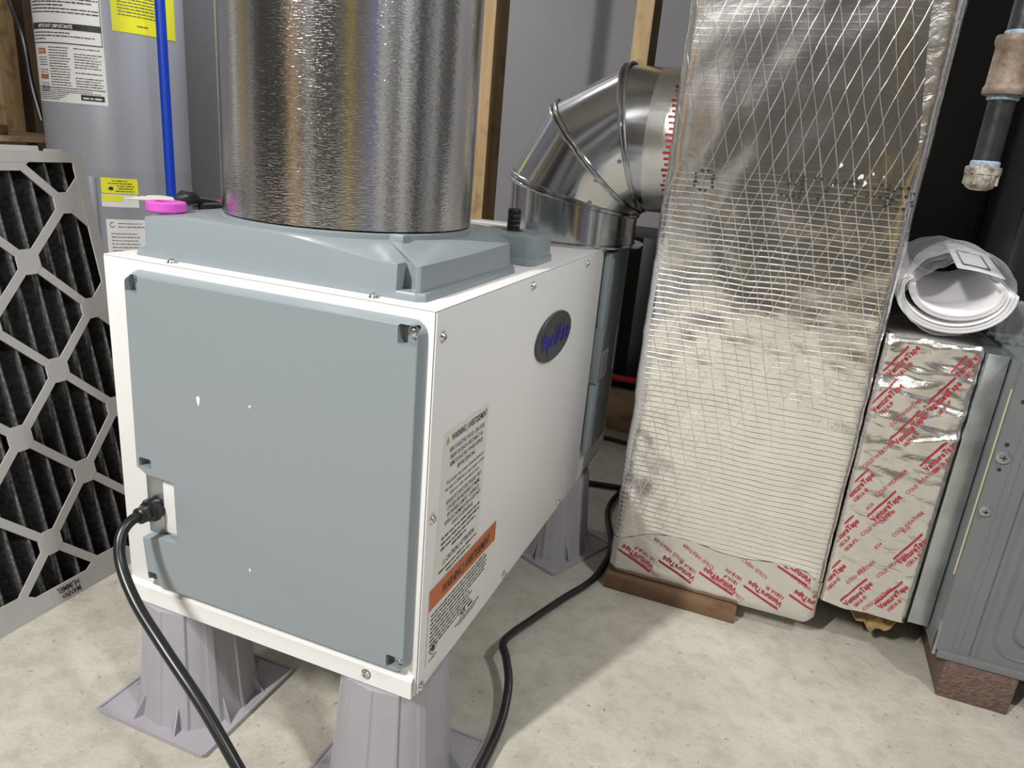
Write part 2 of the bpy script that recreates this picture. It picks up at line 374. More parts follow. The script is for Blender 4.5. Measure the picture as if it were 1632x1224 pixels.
cv = MB()
yF = -.0125
# corner pockets for the screws: build the front face around them with bmesh boolean
cv.prism(P, lambda a, b: (a, yF, b), lambda a, b: (a, .0, b))
cover = cv.build('front_cover', M['grey'], deh)
# taper the rim: scale the front face inwards
me = cover.data
cxm, czm = (x0+x1)/2, (z0+z1)/2
def inset(me):
    for v in me.vertices:
        if v.co.y < -.011:
            for ax, lo, hi in ((0, x0, x1), (2, z0, z1)):
                q = v.co[ax]
                if abs(q-hi) < .0145: v.co[ax] = q-.0045*(1-(hi-q)/.0145) if hi-q >= 0 else q
                if abs(q-lo) < .0145 and not (ax == 0 and .24 < v.co.z < .34): v.co[ax] = q+.0035*(1-(q-lo)/.0145)
inset(me)
md = cover.modifiers.new('edge', 'BEVEL'); md.width = .0012; md.segments = 3; md.limit_method = 'ANGLE'; md.angle_limit = math.radians(50)
def cutter(mb):
    o = mb.build('cutter', M['grey']); return o
# pockets cut with a boolean, applied right away
cut = MB()
pk = [(-.3405, .5285, -.3235, .5465), (-.0300, .5285, -.0115, .5465), (-.0300, .1915, -.0115, .2075), (-.3405, .1915, -.3265, .206), (-.3405, .3365, -.3235, .3480)]
for a, b, c_, d in pk: cut.prism(rrect(a, b, c_, d, .0025, 3), lambda u, v: (u, -.03, v), lambda u, v: (u, -.0015, v))
co = cutter(cut)
bo = cover.modifiers.new('pockets', 'BOOLEAN'); bo.operation = 'DIFFERENCE'; bo.object = co; bo.solver = 'EXACT'
bpy.context.view_layer.update()
nm = bpy.data.meshes.new_from_object(cover.evaluated_get(bpy.context.evaluated_depsgraph_get()))
cover.modifiers.clear(); cover.data = nm; nm.set_sharp_from_angle(angle=math.radians(9)); bpy.data.objects.remove(co)
# paint chips on the cover
for (x, z, sx, sz) in ((-.254, .430, .0022, .0052), (-.190, .437, .0013, .0016), (-.196, .252, .0012, .0022)):
    MB().prism([(x+sx*math.cos(a)*(1+.35*math.sin(3.1*a)), z+sz*math.sin(a)*(1+.3*math.cos(5*a))) for a in [k*PI/6 for k in range(12)]],
               lambda u, v: (u, yF-.0002, v), lambda u, v: (u, yF+.0003, v)).build('paint_chip', M['whitelabel'], cover)
# screws
def screw_mesh():
    m = MB()
    m.lathe([(0.0001, -.0036), (.0022, -.0034), (.0038, -.0026), (.0046, -.0008), (.0048, 0), (.0056, .0), (.0056, .0006)], n=18, ax='y', cap=False)
    m.cur = 1
    m.box(-.0024, -.0037, -.00045, .0024, -.0030, .00045); m.box(-.00045, -.0037, -.0024, .00045, -.0030, .0024)
    return m
sm = screw_mesh().build('screw', [M['screw'], M['inkgrey']], deh)
def screw(loc, facing, parent=deh, first=[True]):
    o = sm if first[0] else sm.copy()
    if not first[0]: COL.objects.link(o)
    first[0] = False
    o.parent = parent; o.matrix_parent_inverse = parent.matrix_world.inverted()
    o.location = loc; o.rotation_euler = {'-y': (0, .3, 0), '+x': (.4, 0, PI/2), '+z': (-PI/2, 0, .4), '-x': (0, 0, -PI/2)}[facing]
    return o
for y, z in ((.013,.535), (.244,.5475), (.474,.5475), (.013,.355), (.236,.166), (.0085,.163), (.469,.166)): screw((0.0002, y, z), '+x')
for x, z in ((-.056,.1685),): screw((x, -.006, z), '-y')
for x, z in ((-.019,.5395), (-.331,.539), (-.020,.199), (-.333,.1985)): screw((x, -.0036, z), '-y')
for x, y in ((-.300,.010), (-.068,.010), (-.052,.425), (-.026,.548)): screw((x, y, ZT+.0003), '+z')
# power inlet plate, gland
MB().box(-.3435, -.0025, .252, -.3205, 0, .334).build('inlet_bracket', M['galv'], deh, bevel=.0006)
ws = MB(); ws.prism([(-.3195,.258),(-.2965,.258),(-.2965,.3235),(-.3195,.3285)], lambda a, b: (a, -.003, b), lambda a, b: (a, -.0002, b)); ws.build('inlet_cover_strip', M['white'], deh, bevel=.0005)
g = MB(); g.lathe([(.001,-.028),(.0075,-.0275),(.0092,-.026),(.0095,-.018),(.0085,-.016),(.0118,-.0145),(.0125,-.012),(.0125,-.005),(.0105,-.003),(.0105,0.001)], c=(-.331, -.0005, .285), n=20, ax='y')
for k in range(10):
    a = k*PI/5; g.box(-.331+.0118*math.sin(a)-.0012, -.0135, .285+.0118*math.cos(a)-.0012, -.331+.0118*math.sin(a)+.0012, -.005, .285+.0118*math.cos(a)+.0012)
g.build('cable_gland', M['black'], deh)
cordpts = [(-.331,-.012,.285), (-.333,-.036,.283), (-.331,-.052,.270), (-.318,-.064,.248), (-.285,-.078,.222), (-.235,-.093,.196), (-.175,-.108,.162), (-.118,-.122,.118), (-.075,-.128,.070), (-.035,-.122,.030), (.005,-.09,.012), (.032,-.03,.008), (.045,.04,.008), (.047,.10,.010), (.044,.155,.018), (.032,.205,.028), (.014,.240,.036), (.000,.262,.040), (.000,.300,.032), (.010,.360,.020), (.033,.450,.010), (.058,.520,.0075), (.066,.575,.0075), (.062,.66,.0075), (.02,.80,.0075), (.03,.95,.0075), (.05,1.2,.0075)]
MB().tube(catmull(cordpts, 8), .0058, 14).build('power_cord', M['black'], deh)
# oval badge with lettering on the side
b = MB()
by, bz = .346, .467
n = 48; E1 = lambda k, s: (by+.073*s*math.cos(k), bz+.0325*s*math.sin(k))
ring = [2*PI*k/n for k in range(n)]
prof = [(1.0, 0), (1.0, .0022), (.965, .0035), (.93, .0032), (.0, .0036)]
vs = []; fs = []
for sc_, h in prof[:-1]: vs += [(h, *E1(a, sc_)) for a in ring]
vs.append((.0034, by, bz))
for k in range(3): fs += [(k*n+i, k*n+(i+1) % n, (k+1)*n+(i+1) % n, (k+1)*n+i) for i in range(n)]
fs += [(3*n+i, 3*n+(i+1) % n, 4*n) for i in range(n)]
b.add(vs, fs); badge = b.build('badge', M['badge'], deh)
tag(badge, 'charcoal oval badge with blue lettering')
lt = MB(); put_text(lt, 'AprilAire', .037, lambda u, v: (.0042, u, v), x=by+.004, y=bz-.012, width=.112, align='c', bold=.008)
for k in range(6):   # small sunburst before the word
    a = PI*.6+k*.35; rect2(lt, .004, -.0008, .010, .0008, lambda u, v: (.0042, u, v), ang=a, ox=by-.047, oy=bz+.002)
lt.build('badge_lettering', M['blueink'], badge)
# warning labels on the side panel
def sidefn(h): return lambda u, v: (h, u, v)
lab = MB(); lab.prism([(.023,.276),(.135,.268),(.1365,.437),(.030,.4375)], lambda a, b: (.0001, a, b), lambda a, b: (.0004, a, b))
lab1 = lab.build('warning_label', M['paper'], deh)
tx = MB(); F = sidefn(.0006)
L0, L1 = .040, .131
cxl = (L0+L1)/2
lines = [('WARNING | AVERTISSEMENT', .0100, .425, .086, .02), ('RISK OF ELECTRIC SHOCK. CAN CAUSE', .0072, .4135, .084, .006), ('INJURY OR DEATH. DISCONNECT ALL', .0072, .4055, .080, .006),
 ('REMOTE ELECTRIC POWER SUPPLIES', .0072, .3975, .080, .006), ('BEFORE SERVICING.', .0072, .3895, .044, .006),
 ('This product may contain chemicals known to', .0062, .3800, .092, 0), ('the state of California to cause cancer or birth', .0062, .3730, .095, 0), ('defects or other reproductive harm.', .0062, .3660, .072, 0),
 ('RISQUE DE CHOCS \u00c9LECTRIQUES. PEUT', .0070, .3570, .086, .006), ('CAUSER DES BLESSURES ET M\u00caME', .0070, .3495, .080, .006), ('ENTRA\u00ceNER LA MORT. COUPER LES', .0070, .3420, .078, .006),
 ("SOURCES D'ALIMENTATION \u00c0 DISTANCE", .0070, .3345, .088, .006), ('AVANT LE D\u00c9PANNAGE.', .0070, .3270, .052, .006)]
for sx_, h, z, wd, bo_ in lines: put_text(tx, sx_, h, F, x=cxl+(.004 if 'WARN' in sx_ else 0), y=z-.001, width=wd, align='c', bold=bo_)
rnd = random.Random(3)
for k in range(3): words(tx, .036, .130, .3195-.0062*k, .0044, F, fill=1 if k < 2 else .9, rnd=rnd)
words(tx, .062, .098, .3010, .0044, F, rnd=rnd)
put_text(tx, 'CAUTION | ATTENTION', .0088, F, x=.085, y=.2895-.001, width=.070, align='c', bold=.02)
for z, a, b_ in ((.2815,.034,.130),(.2755,.052,.112)): words(tx, a, b_, z, .0042, F, rnd=rnd)
for z in (.2660,.2600,.2540,): words(tx, .034, .120-.01*(z < .255), z, .0044, F, rnd=rnd)
tx.build('label_print', M['ink'], lab1)
M['ochre'] = mat('label_ochre', (.45,.38,.08), .5)
for y, z in ((.0375,.4262), (.0455,.2900)):
    tri = MB(); tri.add([F(y-.0042, z-.0024), F(y+.0042, z-.0024), F(y, z+.0055)], [(0,1,2)]); tri.build('warning_triangle', M['ochre'], lab1)
lb = MB(); lb.prism([(.016,.180),(.172,.177),(.1885,.2),(.189,.268),(.016,.272)], lambda a, b: (.0004, a, b), lambda a, b: (.0008, a, b))
lab2 = lb.build('flammable_gas_label', M['paper'], deh)
ob = MB(); ob.prism([(.016,.248),(.189,.243),(.189,.2688),(.016,.2723)], lambda a, b: (.0008, a, b), lambda a, b: (.0010, a, b))
ob.build('orange_band', M['orange'], lab2)
t2 = MB(); F2 = sidefn(.0012)
put_text(t2, 'WARNING | AVERTISSEMENT', .0150, F2, x=.108, y=.2515, width=.125, align='c', bold=.02, ang=-.02)
for k in range(9):
    words(t2, .022, .176 if k < 5 else .13, .2385-.0052*k, .0038, F2, fill=rnd.uniform(.85, 1), rnd=rnd)
put_text(t2, 'A2L', .010, F2, x=.105, y=.1905, width=.015, align='c', bold=.02); words(t2, .118, .135, .1905, .006, F2, rnd=rnd)
words(t2, .085, .150, .1850, .0035, F2, rnd=rnd); words(t2, .095, .14, .1812, .0030, F2, rnd=rnd)
# flame diamond and small mark
for s_ in (-1, 1):
    for q in (-1, 1):
        t2.add([F2(.0305, .196+q*.009), F2(.0305, .196+q*.0078), F2(.0305+s_*.0078, .196), F2(.0305+s_*.009, .196)], [(0,1,2,3)])
t2.add([F2(.0275,.1925), F2(.0335,.1925), F2(.0345,.196), F2(.0305,.201), F2(.0270,.196)], [(0,1,2,3,4)])
words(t2, .022, .040, .1835, .003, F2, rnd=rnd)
t2.build('label_print', M['ink'], lab2)
# grey electrical cover on the rear of the right side
ec = MB(); ec.box(0, .580, .415, .011, .700, ZT-.006); ec.box(0, .580, ZB+.055, .011, .700, .335); ec.box(0, .600, .330, .009, .700, .420)
ec.build('electrical_cover', M['grey'], deh, bevel=.0015)
MB().box(.0, .577, .34, .0145, .582, .432).build('cover_latch', M['greydark'], deh, bevel=.001)
rl = MB().box(.0091, .612, .315, .0096, .652, .385).build('rating_label', M['whitelabel'], deh)
rp = MB(); 
for k in range(9): words(rp, .616, .648, .376-.0065*k, .0042, sidefn(.0100), rnd=rnd)
rp.build('label_print', M['inkgrey'], rl)
MB().box(-.3, BL-.03, ZT, -.05, BL+.012, ZT+.0012).build('rear_top_flange', M['white'], deh)
# sticker on top in front of the elbow collar
st = MB().box(-.125, .500, ZT, -.035, .520, ZT+.0004).build('top_sticker', M['whitelabel'], deh)

# duct adapter: grey plastic with sloping deck, notch, collar
DC = (-.195, .165); DR = .134
adp = MB()
def deckz(x, y):
    d = smooth(-.20, -.040, x-max(0, y-.05)*.35)
    return .6035-.0125*d-.0035*smooth(-.30, -.345, x)*smooth(.06, .02, y)
out = [(-.3440,.0205), (-.051,.0205), (-.051,.036), (-.036,.038), (-.0345,.0225), (-.0305,.0265), (-.0285,.235), (-.070,.300), (-.3440,.300)]
N0 = 14
outl = []
for i, p in enumerate(out):
    q = out[(i+1) % len(out)]; L_ = math.hypot(q[0]-p[0], q[1]-p[1]); k = max(1, int(L_/.02))
    for j in range(k): outl.append((p[0]+(q[0]-p[0])*j/k, p[1]+(q[1]-p[1])*j/k))
n = len(outl)
vs = [(x+(.002 if x > -.04 else 0), y-(.002 if y < .03 else 0), ZT+.0015) for x, y in outl]+[(x, y, deckz(x, y)) for x, y in outl]
fs = [(i, (i+1) % n, n+(i+1) % n, n+i) for i in range(n)]
# deck: ring towards the duct circle
cir = []
for x, y in outl:
    a = math.atan2(y-DC[1], x-DC[0]); cir.append((DC[0]+(DR-.006)*math.cos(a), DC[1]+(DR-.006)*math.sin(a)))
inn = [(x, y) for x, y in cir]
vs += [((x*.5+u*.5), (y*.5+v_*.5), deckz(x*.5+u*.5, y*.5+v_*.5)*.5+.6035*.5) for (x, y), (u, v_) in zip(outl, inn)]
vs += [(u, v_, .6035) for u, v_ in inn]
for k in (1, 2): fs += [(k*n+i, k*n+(i+1) % n, (k+1)*n+(i+1) % n, (k+1)*n+i) for i in range(n)]
adp.add(vs, fs)
adapter = adp.build('duct_adapter', M['grey'], deh, bevel=.0010, smoothang=30)
fl = MB(); fo = [(-.356,.0178), (-.030,.0178), (-.0225,.024), (-.0215,.240), (-.060,.306), (-.356,.306)]
fl.prism(fo, lambda a, b: (a, b, ZT), lambda a, b: (a+(.002 if a < -.2 else -.002), b+.0015, ZT+.0075)); fl.build('adapter_flange', M['grey'], adapter, bevel=.0012)
MB().lathe([(DR+.0005, .596), (DR+.0008, .607), (DR-.0015, .6085), (DR-.004, .6085)], c=(*DC, 0), n=64, cap=False).build('adapter_collar', M['grey'], adapter)
MB().box(-.097, .077, .598, -.078, .091, .6085).build('locating_tab', M['grey'], adapter, bevel=.002)
# drain fitting block with black barb, small flat cover
fb = MB(); fb.prism(rrect(-.110, .298, -.022, .378, .012), lambda a, b: (a, b, ZT), lambda a, b: (a*.97-.0015, b*.985+.005, .5965)); fb.build('fitting_block', M['grey'], deh, bevel=.002)
MB().prism(rrect(-.111, .297, -.0205, .380, .012), lambda a, b: (a, b, ZT), lambda a, b: (a, b, ZT+.009)).build('fitting_flange', M['grey'], deh, bevel=.001)
hb = MB(); hb.lathe([(.014,.5955),(.014,.5965),(.0125,.5965),(.0085,.598),(.0082,.602),(.0088,.603),(.0082,.604),(.0088,.609),(.0082,.61),(.0088,.615),(.0082,.616),(.0088,.621),(.0078,.6235),(.0060,.6237),(.0058,.612)], c=(-.068,.345,0), n=24); hb.build('hose_barb', M['black'], deh)
MB().box(-.27, .46, ZT, -.192, .52, ZT+.016).build('small_top_cover', M['grey'], deh, bevel=.002)

# ---------------- support legs
def make_leg(cx, cy, rz, label):
    root = thing('equipment_stand', (cx, cy, 0), label, 'stand', 'plastic stands under the dehumidifier')
    pb = MB(); pb.prism(rrect(-.083, -.083, .083, .083, .006, 3), lambda a, b: (a, b, 0), lambda a, b: (a, b, .0045))
    for a in range(4):
        q = a*PI/2; ca, sa = math.cos(q), math.sin(q)
        pts = [(-.082,-.083),(.082,-.083),(.080,-.0795),(-.080,-.0795)]
        pb.prism(pts, lambda u, v: (u*ca-v*sa, u*sa+v*ca, .0045), lambda u, v: (u*ca-v*sa, u*sa+v*ca, .0062))
    pb.build('base_plate', M['leg'], root)
    col = MB(); n = 144; H = ZB-.0018; nh = 10; vs = []; fs = []
    for k in range(nh+1):
        tt = k/nh; z = .0046+(H-.0046)*tt; R0 = .0665-.0125*tt**.9
        if k == 0: R0 += .002
        for i in range(n):
            a = 2*PI*i/n; ph = (i % 12)
            sq = 1+.045*abs(math.sin(2*a))**2
            step = .0024 if ph < 2 else (0.0 if ph < 10 else .0010)
            if (i//12) % 2: step *= .7
            vs.append(((R0*sq+step)*math.cos(a), (R0*sq+step)*math.sin(a), z))
    for k in range(nh): fs += [(k*n+i, k*n+(i+1) % n, (k+1)*n+(i+1) % n, (k+1)*n+i) for i in range(n)]
    fs.append(tuple(range(nh*n, nh*n+n)))
    col.add(vs, fs); col.build('column', M['leg'], root, smoothang=22)
    first = None
    for i in range(8):
        a = 2*PI*(i+.5)/8
        ln = .018 if i in (0, 3, 4, 7) or True else .01
        if first is None:
            gm = MB(); gm.prism([(.064, 0), (.064+ln, 0), (.0625, .034), (.060, .034)], lambda u, v: (u, -.0009, v+.004), lambda u, v: (u, .0009, v+.004))
            first = gm.build('gusset', M['leg'], root); first.matrix_parent_inverse = Matrix(); first.location = (0,0,0); first.rotation_euler = (0,0,a)
        else:
            g2 = first.copy(); COL.objects.link(g2); g2.parent = root; g2.rotation_euler = (0,0,a)
    for ch in root.children: ch.matrix_parent_inverse = Matrix()
    root.rotation_euler = (0, 0, rz)
    return root
make_leg(-.330, .043, 0, 'lilac-grey ribbed plastic stand under the front left corner, whole base plate in view')
make_leg(-.048, .043, 0, 'lilac-grey ribbed plastic stand under the front right corner below the warning labels')
make_leg(-.049, .624, math.radians(-23), 'shaded plastic stand under the rear of the cabinet, near the foil duct')
make_leg(-.330, .630, 0, 'plastic stand under the rear left corner of the cabinet, mostly hidden')

# ================================================================ round duct
rd = MB(); rd.lathe([(DR, .610), (DR, 2.44)], c=(*DC, 0), n=160, cap=False); rd.lathe([(DR-.001, .610), (DR-.001, 2.44)], c=(*DC, 0), n=160, cap=False)
rnd_t = thing('round_duct', (DC[0], DC[1], .61), 'large upright shiny round metal duct rising from the dehumidifier top', 'duct')
rd.build('duct_wall', M['roundduct'], rnd_t, fix=False)
sr = MB(); a = math.radians(-161); 
for k in (0,): sr.prism([(-.0035,-.0005),(.0035,-.0005),(.0035,.0012),(-.0035,.0012)], lambda u, v: (DC[0]+(DR+v)*math.cos(a+u/DR), DC[1]+(DR+v)*math.sin(a+u/DR), .611), lambda u, v: (DC[0]+(DR+v)*math.cos(a+u/DR), DC[1]+(DR+v)*math.sin(a+u/DR), 2.44))
sr.build('lock_seam', M['galvshiny'], rnd_t)

# ================================================================ elbow
EC = (.041, .650, .606); RA, RT = .120, .106
elb = thing('elbow_duct', (EC[0]-RA, EC[1], ZT), 'bright steel segmented elbow between dehumidifier top and foil duct', 'duct')
NE = 72
def seam(phi, dr=0):
    d = Vector((math.cos(phi), 0, math.sin(phi))); out = []
    fac = 1/math.cos(math.radians(15))
    for i in range(NE):
        a = 2*PI*i/NE; out.append(Vector(EC)+d*((RA+(RT+dr)*math.cos(a))*fac)+Vector((0, (RT+dr)*math.sin(a), 0)))
    return out
def colring(z, dr=0): return [Vector((EC[0]-RA-(RT+dr)*math.cos(2*PI*i/NE), EC[1]+(RT+dr)*math.sin(2*PI*i/NE), z)) for i in range(NE)]
def endring(x, dr=0): return [Vector((x, EC[1]+(RT+dr)*math.sin(2*PI*i/NE), EC[2]+RA+(RT+dr)*math.cos(2*PI*i/NE))) for i in range(NE)]
R165, R135, R105 = (seam(math.radians(q)) for q in (167, 135, 103))
def skin(rings):
    m = MB(); v = [p for r_ in rings for p in r_]
    m.add(v, [(k*NE+i, k*NE+(i+1) % NE, (k+1)*NE+(i+1) % NE, (k+1)*NE+i) for k in range(len(rings)-1) for i in range(NE)]); return m
def lerp(A, B, t): return [a.lerp(b_, t) for a, b_ in zip(A, B)]
skin([colring(ZT+.001), R165]).build('collar', M['galvshiny'], elb)
skin([R165, R135]).build('elbow_segment', M['galvshiny'], elb)
skin([R135, R105]).build('elbow_segment', M['galvshiny'], elb)
skin([R105, endring(.092)]).build('end_segment', M['galvshiny'], elb)
for phi in (167, 135, 103):
    b1 = MB()
    for off in (-1.6, 1.6):
        pts = seam(math.radians(phi+off*.8), .0015); b1.tube(pts+[pts[0]], .0026, 8, cap=False)
    b1.build('seam_bead', M['galvshiny'], elb)
fl_ = MB(); fl_.lathe([(RT+.001, 0), (RT+.016, 0), (RT+.016, .0025), (RT+.002, .004)], c=(EC[0]-RA, EC[1], ZT+.0005), n=64, cap=False); fl_.build('collar_flange', M['galvshiny'], elb)
for phi, a in ((160, 1.9), (140, 1.75), (108, 1.7), (130, 1.8)):
    i = int(NE*(1-a/(2*PI))) if False else None
for phi, ang in ((162, 118), (138, 112), (109, 108)):
    a = math.radians(-ang); d = Vector((math.cos(math.radians(phi)), 0, math.sin(math.radians(phi))))
    p = Vector(EC)+d*((RA+RT*math.cos(a))*1.03)+Vector((0, (RT+.001)*math.sin(a), 0))
    MB().lathe([(.0001,-.003),(.002,-.0027),(.003,-.0015),(.0032,.001)], c=p, n=12, ax='y').build('rivet', M['screw'], elb)
wrp = MB()
wrp.add([p for x in (.045, .086) for p in endring(x, .0012)], [(i, (i+1) % NE, NE+(i+1) % NE, NE+i) for i in range(NE)])
ewr = wrp.build('foil_tape_wrap', M['foilflat'], elb)
ep = MB()
for k in range(30):
    a = -.35-2.3*k/30
    fn = lambda u, v: (.078+u, EC[1]+(RT+.002)*math.sin(a+v/RT), EC[2]+RA+(RT+.002)*math.cos(a+v/RT))
    rect2(ep, -.004+.002*(k % 3), -.002, .006, .0015, fn)
ep.build('tape_print', M['redink'], ewr)

# ================================================================ insulated foil duct
FX0, FX1, FY0, FY1, FZ0, FZ1 = .083, .410, .533, .785, .034, 2.43
fd = thing('foil_wrapped_duct', (.246, .66, FZ0), 'tall rectangular duct wrapped in reinforced silver foil insulation standing on a wood block', 'duct')
def fdisp(x, z):      # outward bulge of the front
    return .0020*nz(x*7, z*6, 3)+.0014*nz(x*23, z*19, 9)+.0011*nz(x*55+z*30, z*50, 1)*smooth(.75, .3, z)
rc = .014
def ring_pts(x0, x1, y0, y1, r, step=.008):
    P = rrect(x0, y0, x1, y1, r, 5); out = []
    for i, p in enumerate(P):
        q = P[(i+1) % len(P)]; L_ = math.hypot(q[0]-p[0], q[1]-p[1])
        front = p[1] < y0+r+.001 and q[1] < y0+r+.001
        k = max(1, int(L_/(step if front else .05)))
        for j in range(k): out.append((p[0]+(q[0]-p[0])*j/k, p[1]+(q[1]-p[1])*j/k))
    return out
RP = ring_pts(FX0, FX1, FY0, FY1, rc)
zs = [FZ0+.004*0]; z = FZ0
while z < 1.0: z += .008; zs.append(z)
while z < FZ1: z += .12; zs.append(min(z, FZ1))
def shape(x, y, z):
    cx, cy = (FX0+FX1)/2, (FY0+FY1)/2
    d = fdisp(x, z); e = .006*max(0, 1-(z-FZ0)/.010)
    fx = (x-cx); s_ = 1 if fx > 0 else -1
    edge = smooth(.14, .1635, abs(fx))
    yy = y-(d*(1 if y < cy else -1)); xx = x+s_*edge*(.0022*nz(z*14, 5*s_, 2)+.001*nz(z*50, s_))
    if e > 0: yy += e if y < cy else -e; xx -= s_*edge*e
    return (xx, yy, z)
m = MB(); n = len(RP)
m.add([shape(x, y, z) for z in zs for x, y in RP], [(k*n+i, k*n+(i+1) % n, (k+1)*n+(i+1) % n, (k+1)*n+i) for k in range(len(zs)-1) for i in range(n)]+[tuple(range(n))])
m.build('foil_insulation', M['fsk'], fd, smoothang=60)
# bottom tape band
def tapetop(x): return .100+.022*smooth(.083, .15, x)+.004*math.sin(x*40)-.012*smooth(.38, .41, x)
fr = [p for p in RP if p[1] < FY0+.06]
fr.sort(key=lambda p: (p[0]))
left = sorted([p for p in fr if p[0] < FX0+rc], key=lambda p: -p[1]); mid = [p for p in fr if FX0+rc <= p[0] <= FX1-rc]; right = sorted([p for p in fr if p[0] > FX1-rc], key=lambda p: p[1])
path = left+mid+right
nh = 12
def tshape(x, y, tt):
    z = FZ0-.001+(tapetop(x)-FZ0)*tt; q = shape(x, y, max(z, FZ0)); cx, cy = (FX0+FX1)/2, (FY0+FY1)/2
    fx = 1 if x > cx else -1; ed = smooth(.14, .1635, abs(x-cx))
    return (q[0]+fx*ed*.0008, q[1]-.0009*(1 if y < FY0+.03 else 0)-.0008*abs(nz(x*70, z*90)), z)
tm = MB(); npth = len(path)
tm.add([tshape(x, y, k/nh) for k in range(nh+1) for x, y in path], [(k*npth+i, k*npth+i+1, (k+1)*npth+i+1, (k+1)*npth+i) for k in range(nh) for i in range(npth-1)])
tape = tm.build('bottom_foil_tape', M['foilflat'], fd, smoothang=60)
pm = MB()
def ff(x, z):
    ed = 0
    if x > FX1-rc: ed = rc-math.sqrt(max(0, rc*rc-(x-FX1+rc)**2))
    if x < FX0+rc: ed = rc-math.sqrt(max(0, rc*rc-(FX0+rc-x)**2))
    q = shape(x, FY0, z); return (x, q[1]+ed-.0026, z)
clipd = lambda x, z: FX0+.002 < x < FX1-.002 and FZ0+.002 < z < tapetop(x)-.001
A = math.radians(156)
def vblock(mb, x, z, ang, fn, clip, sub='1581A \u00ae', s=1.0):   # start corner of the word, reading direction ang
    ux, uz = math.cos(ang), math.sin(ang); vx, vz = -uz, ux
    rect2(mb, 0, .0125*s, .062*s, .0150*s, fn, ang=ang, ox=x, oy=z, n=6, clip=clip)
    put_text(mb, 'VentureTape', .0125*s, fn, x=x, y=z, ang=ang, width=.060*s, bold=.02, clip=clip)
    for j, ln in enumerate(sub.split('/')):
        put_text(mb, ln, .0085*s, fn, x=x+vx*(-.0105*(j+1))*s+ux*.004*s, y=z+vz*(-.0105*(j+1))*s+uz*.004*s, ang=ang, bold=.01, clip=clip)
for x, z, sub in ((.158,.052,'UL 181A-P'), (.226,.051,'1581A \u00ae'), (.292,.050,'181A-P/181B-FX'), (.362,.047,'1581A \u00ae'), (.430,.052,'1581A \u00ae'), (.135,.105,'x'), (.268,.118,' x'), (.395,.100,' x')):
    vblock(pm, x, z+.012, A, ff, clipd, sub)
for x, z in ((.185,.070+.01), (.232,.082), (.312,.090), (.398,.078), (.150,.040), (.285,.040)):
    put_text(pm, 'COLD WEATHER', .0085, ff, x=x+.02, y=z+.008, ang=math.radians(152), width=.060, clip=clipd)
pm.build('tape_print', M['redink'], tape)
# right edge tape: wide at the top, narrow below
et = MB()
def eshape(u, v):
    z = .50+.95*v; x = (FX1-.010-.030*smooth(.66, .95, z))*(1-u)+(FX1-.0015)*u
    q = ff(x, z); return (q[0]+.0002, q[1]+.0018, q[2])
et.grid(6, 100, eshape); et.build('edge_foil_tape', M['foiltape'], fd, smoothang=60)
# dot-matrix ink marks
dots = MB()
DG = {'0': ['0110','1001','1001','1001','1001','0110'], '3': ['1111','0001','0111','0001','0001','1111'], '7': ['1111','0001','0010','0010','0100','0100'],
      '4': ['0011','0101','1001','1111','0001','0001'], '8': ['0110','1001','0110','1001','1001','0110']}
for ch, gx, gz in (('0',.127,.690), ('3',.243,.693), ('7',.283,.693), ('7',.318,.692), ('4',.348,.692), ('8',.378,.690)):
    for r_, row in enumerate(DG[ch]):
        for c2, bit in enumerate(row):
            if bit == '1':
                x, z = gx+c2*.0080+random.uniform(-.0008, .0008), gz-r_*.0052+random.uniform(-.0006, .0006)
                q = ff(x, z); rad = random.uniform(.0019, .0030)
                dots.prism([(x+rad*math.cos(k*PI/4), z+rad*.8*math.sin(k*PI/4)) for k in range(8)], lambda u, v: (u, q[1]+.0018, v), lambda u, v: (u, q[1]+.0012, v))
tag(dots.build('ink_dots', M['ink'], fd), kind='stuff')
sc_ = MB()
for x, z, s in ((.310,.712,.006), (.336,.700,.008), (.342,.692,.007), (.350,.704,.004), (.363,.702,.003), (.330,.690,.004), (.305,.686,.003)):
    q = ff(x, z); R8 = [s*.7*random.uniform(.3, 1.1) for _ in range(9)]
    sc_.prism([(x+R8[k]*.6*math.cos(k*2*PI/9), z+R8[k]*math.sin(k*2*PI/9)) for k in range(9)], lambda u, v: (u, q[1]+.0020, v), lambda u, v: (u, q[1]+.0010, v))
tag(sc_.build('scuff_marks', M['paper'], fd), kind='stuff')

# wood block under the foil duct
wb = MB().box(.081, .529, 0, .297, .618, .0305); o = wb.build('wood_block', M['board'], None, bevel=.0015)
tag(o, 'short brown length of wood on the floor under the left of the foil duct', 'wood block')

# ================================================================ foil taped plenum
pl = thing('foil_taped_plenum', (.47, .67, .072), 'low metal plenum covered in crinkled foil tape with red print, between foil duct and furnace', 'duct')
PX0, PX1, PY0, PY1, PZ0, PZ1 = .4125, .534, .546, .90, .072, .500
def pdisp(x, z):
    a = smooth(.27, .40, z)
    d = .0012*nz(x*12, z*12, 4)+a*(.0060*nz(x*16, z*30, 7)+.0034*nz(x*34+9, z*80, 2))+.0009*nz(x*60, z*90)
    d += a*.003*math.exp(-((z-(.42-.25*(x-.45)))/.004)**2)+a*.0025*math.exp(-((z-(.345+.3*(x-.45)))/.0035)**2)
    return d
rp_ = rrect(PX0, PY0, PX1, PY1, .008, 3)
def prs():
    out = []
    for i, p in enumerate(rp_):
        q = rp_[(i+1) % len(rp_)]; L_ = math.hypot(q[0]-p[0], q[1]-p[1]); fr_ = p[1] < PY0+.01 and q[1] < PY0+.01
        k = max(1, int(L_/(.003 if fr_ else .04)))
        for j in range(k): out.append((p[0]+(q[0]-p[0])*j/k, p[1]+(q[1]-p[1])*j/k))
    return out
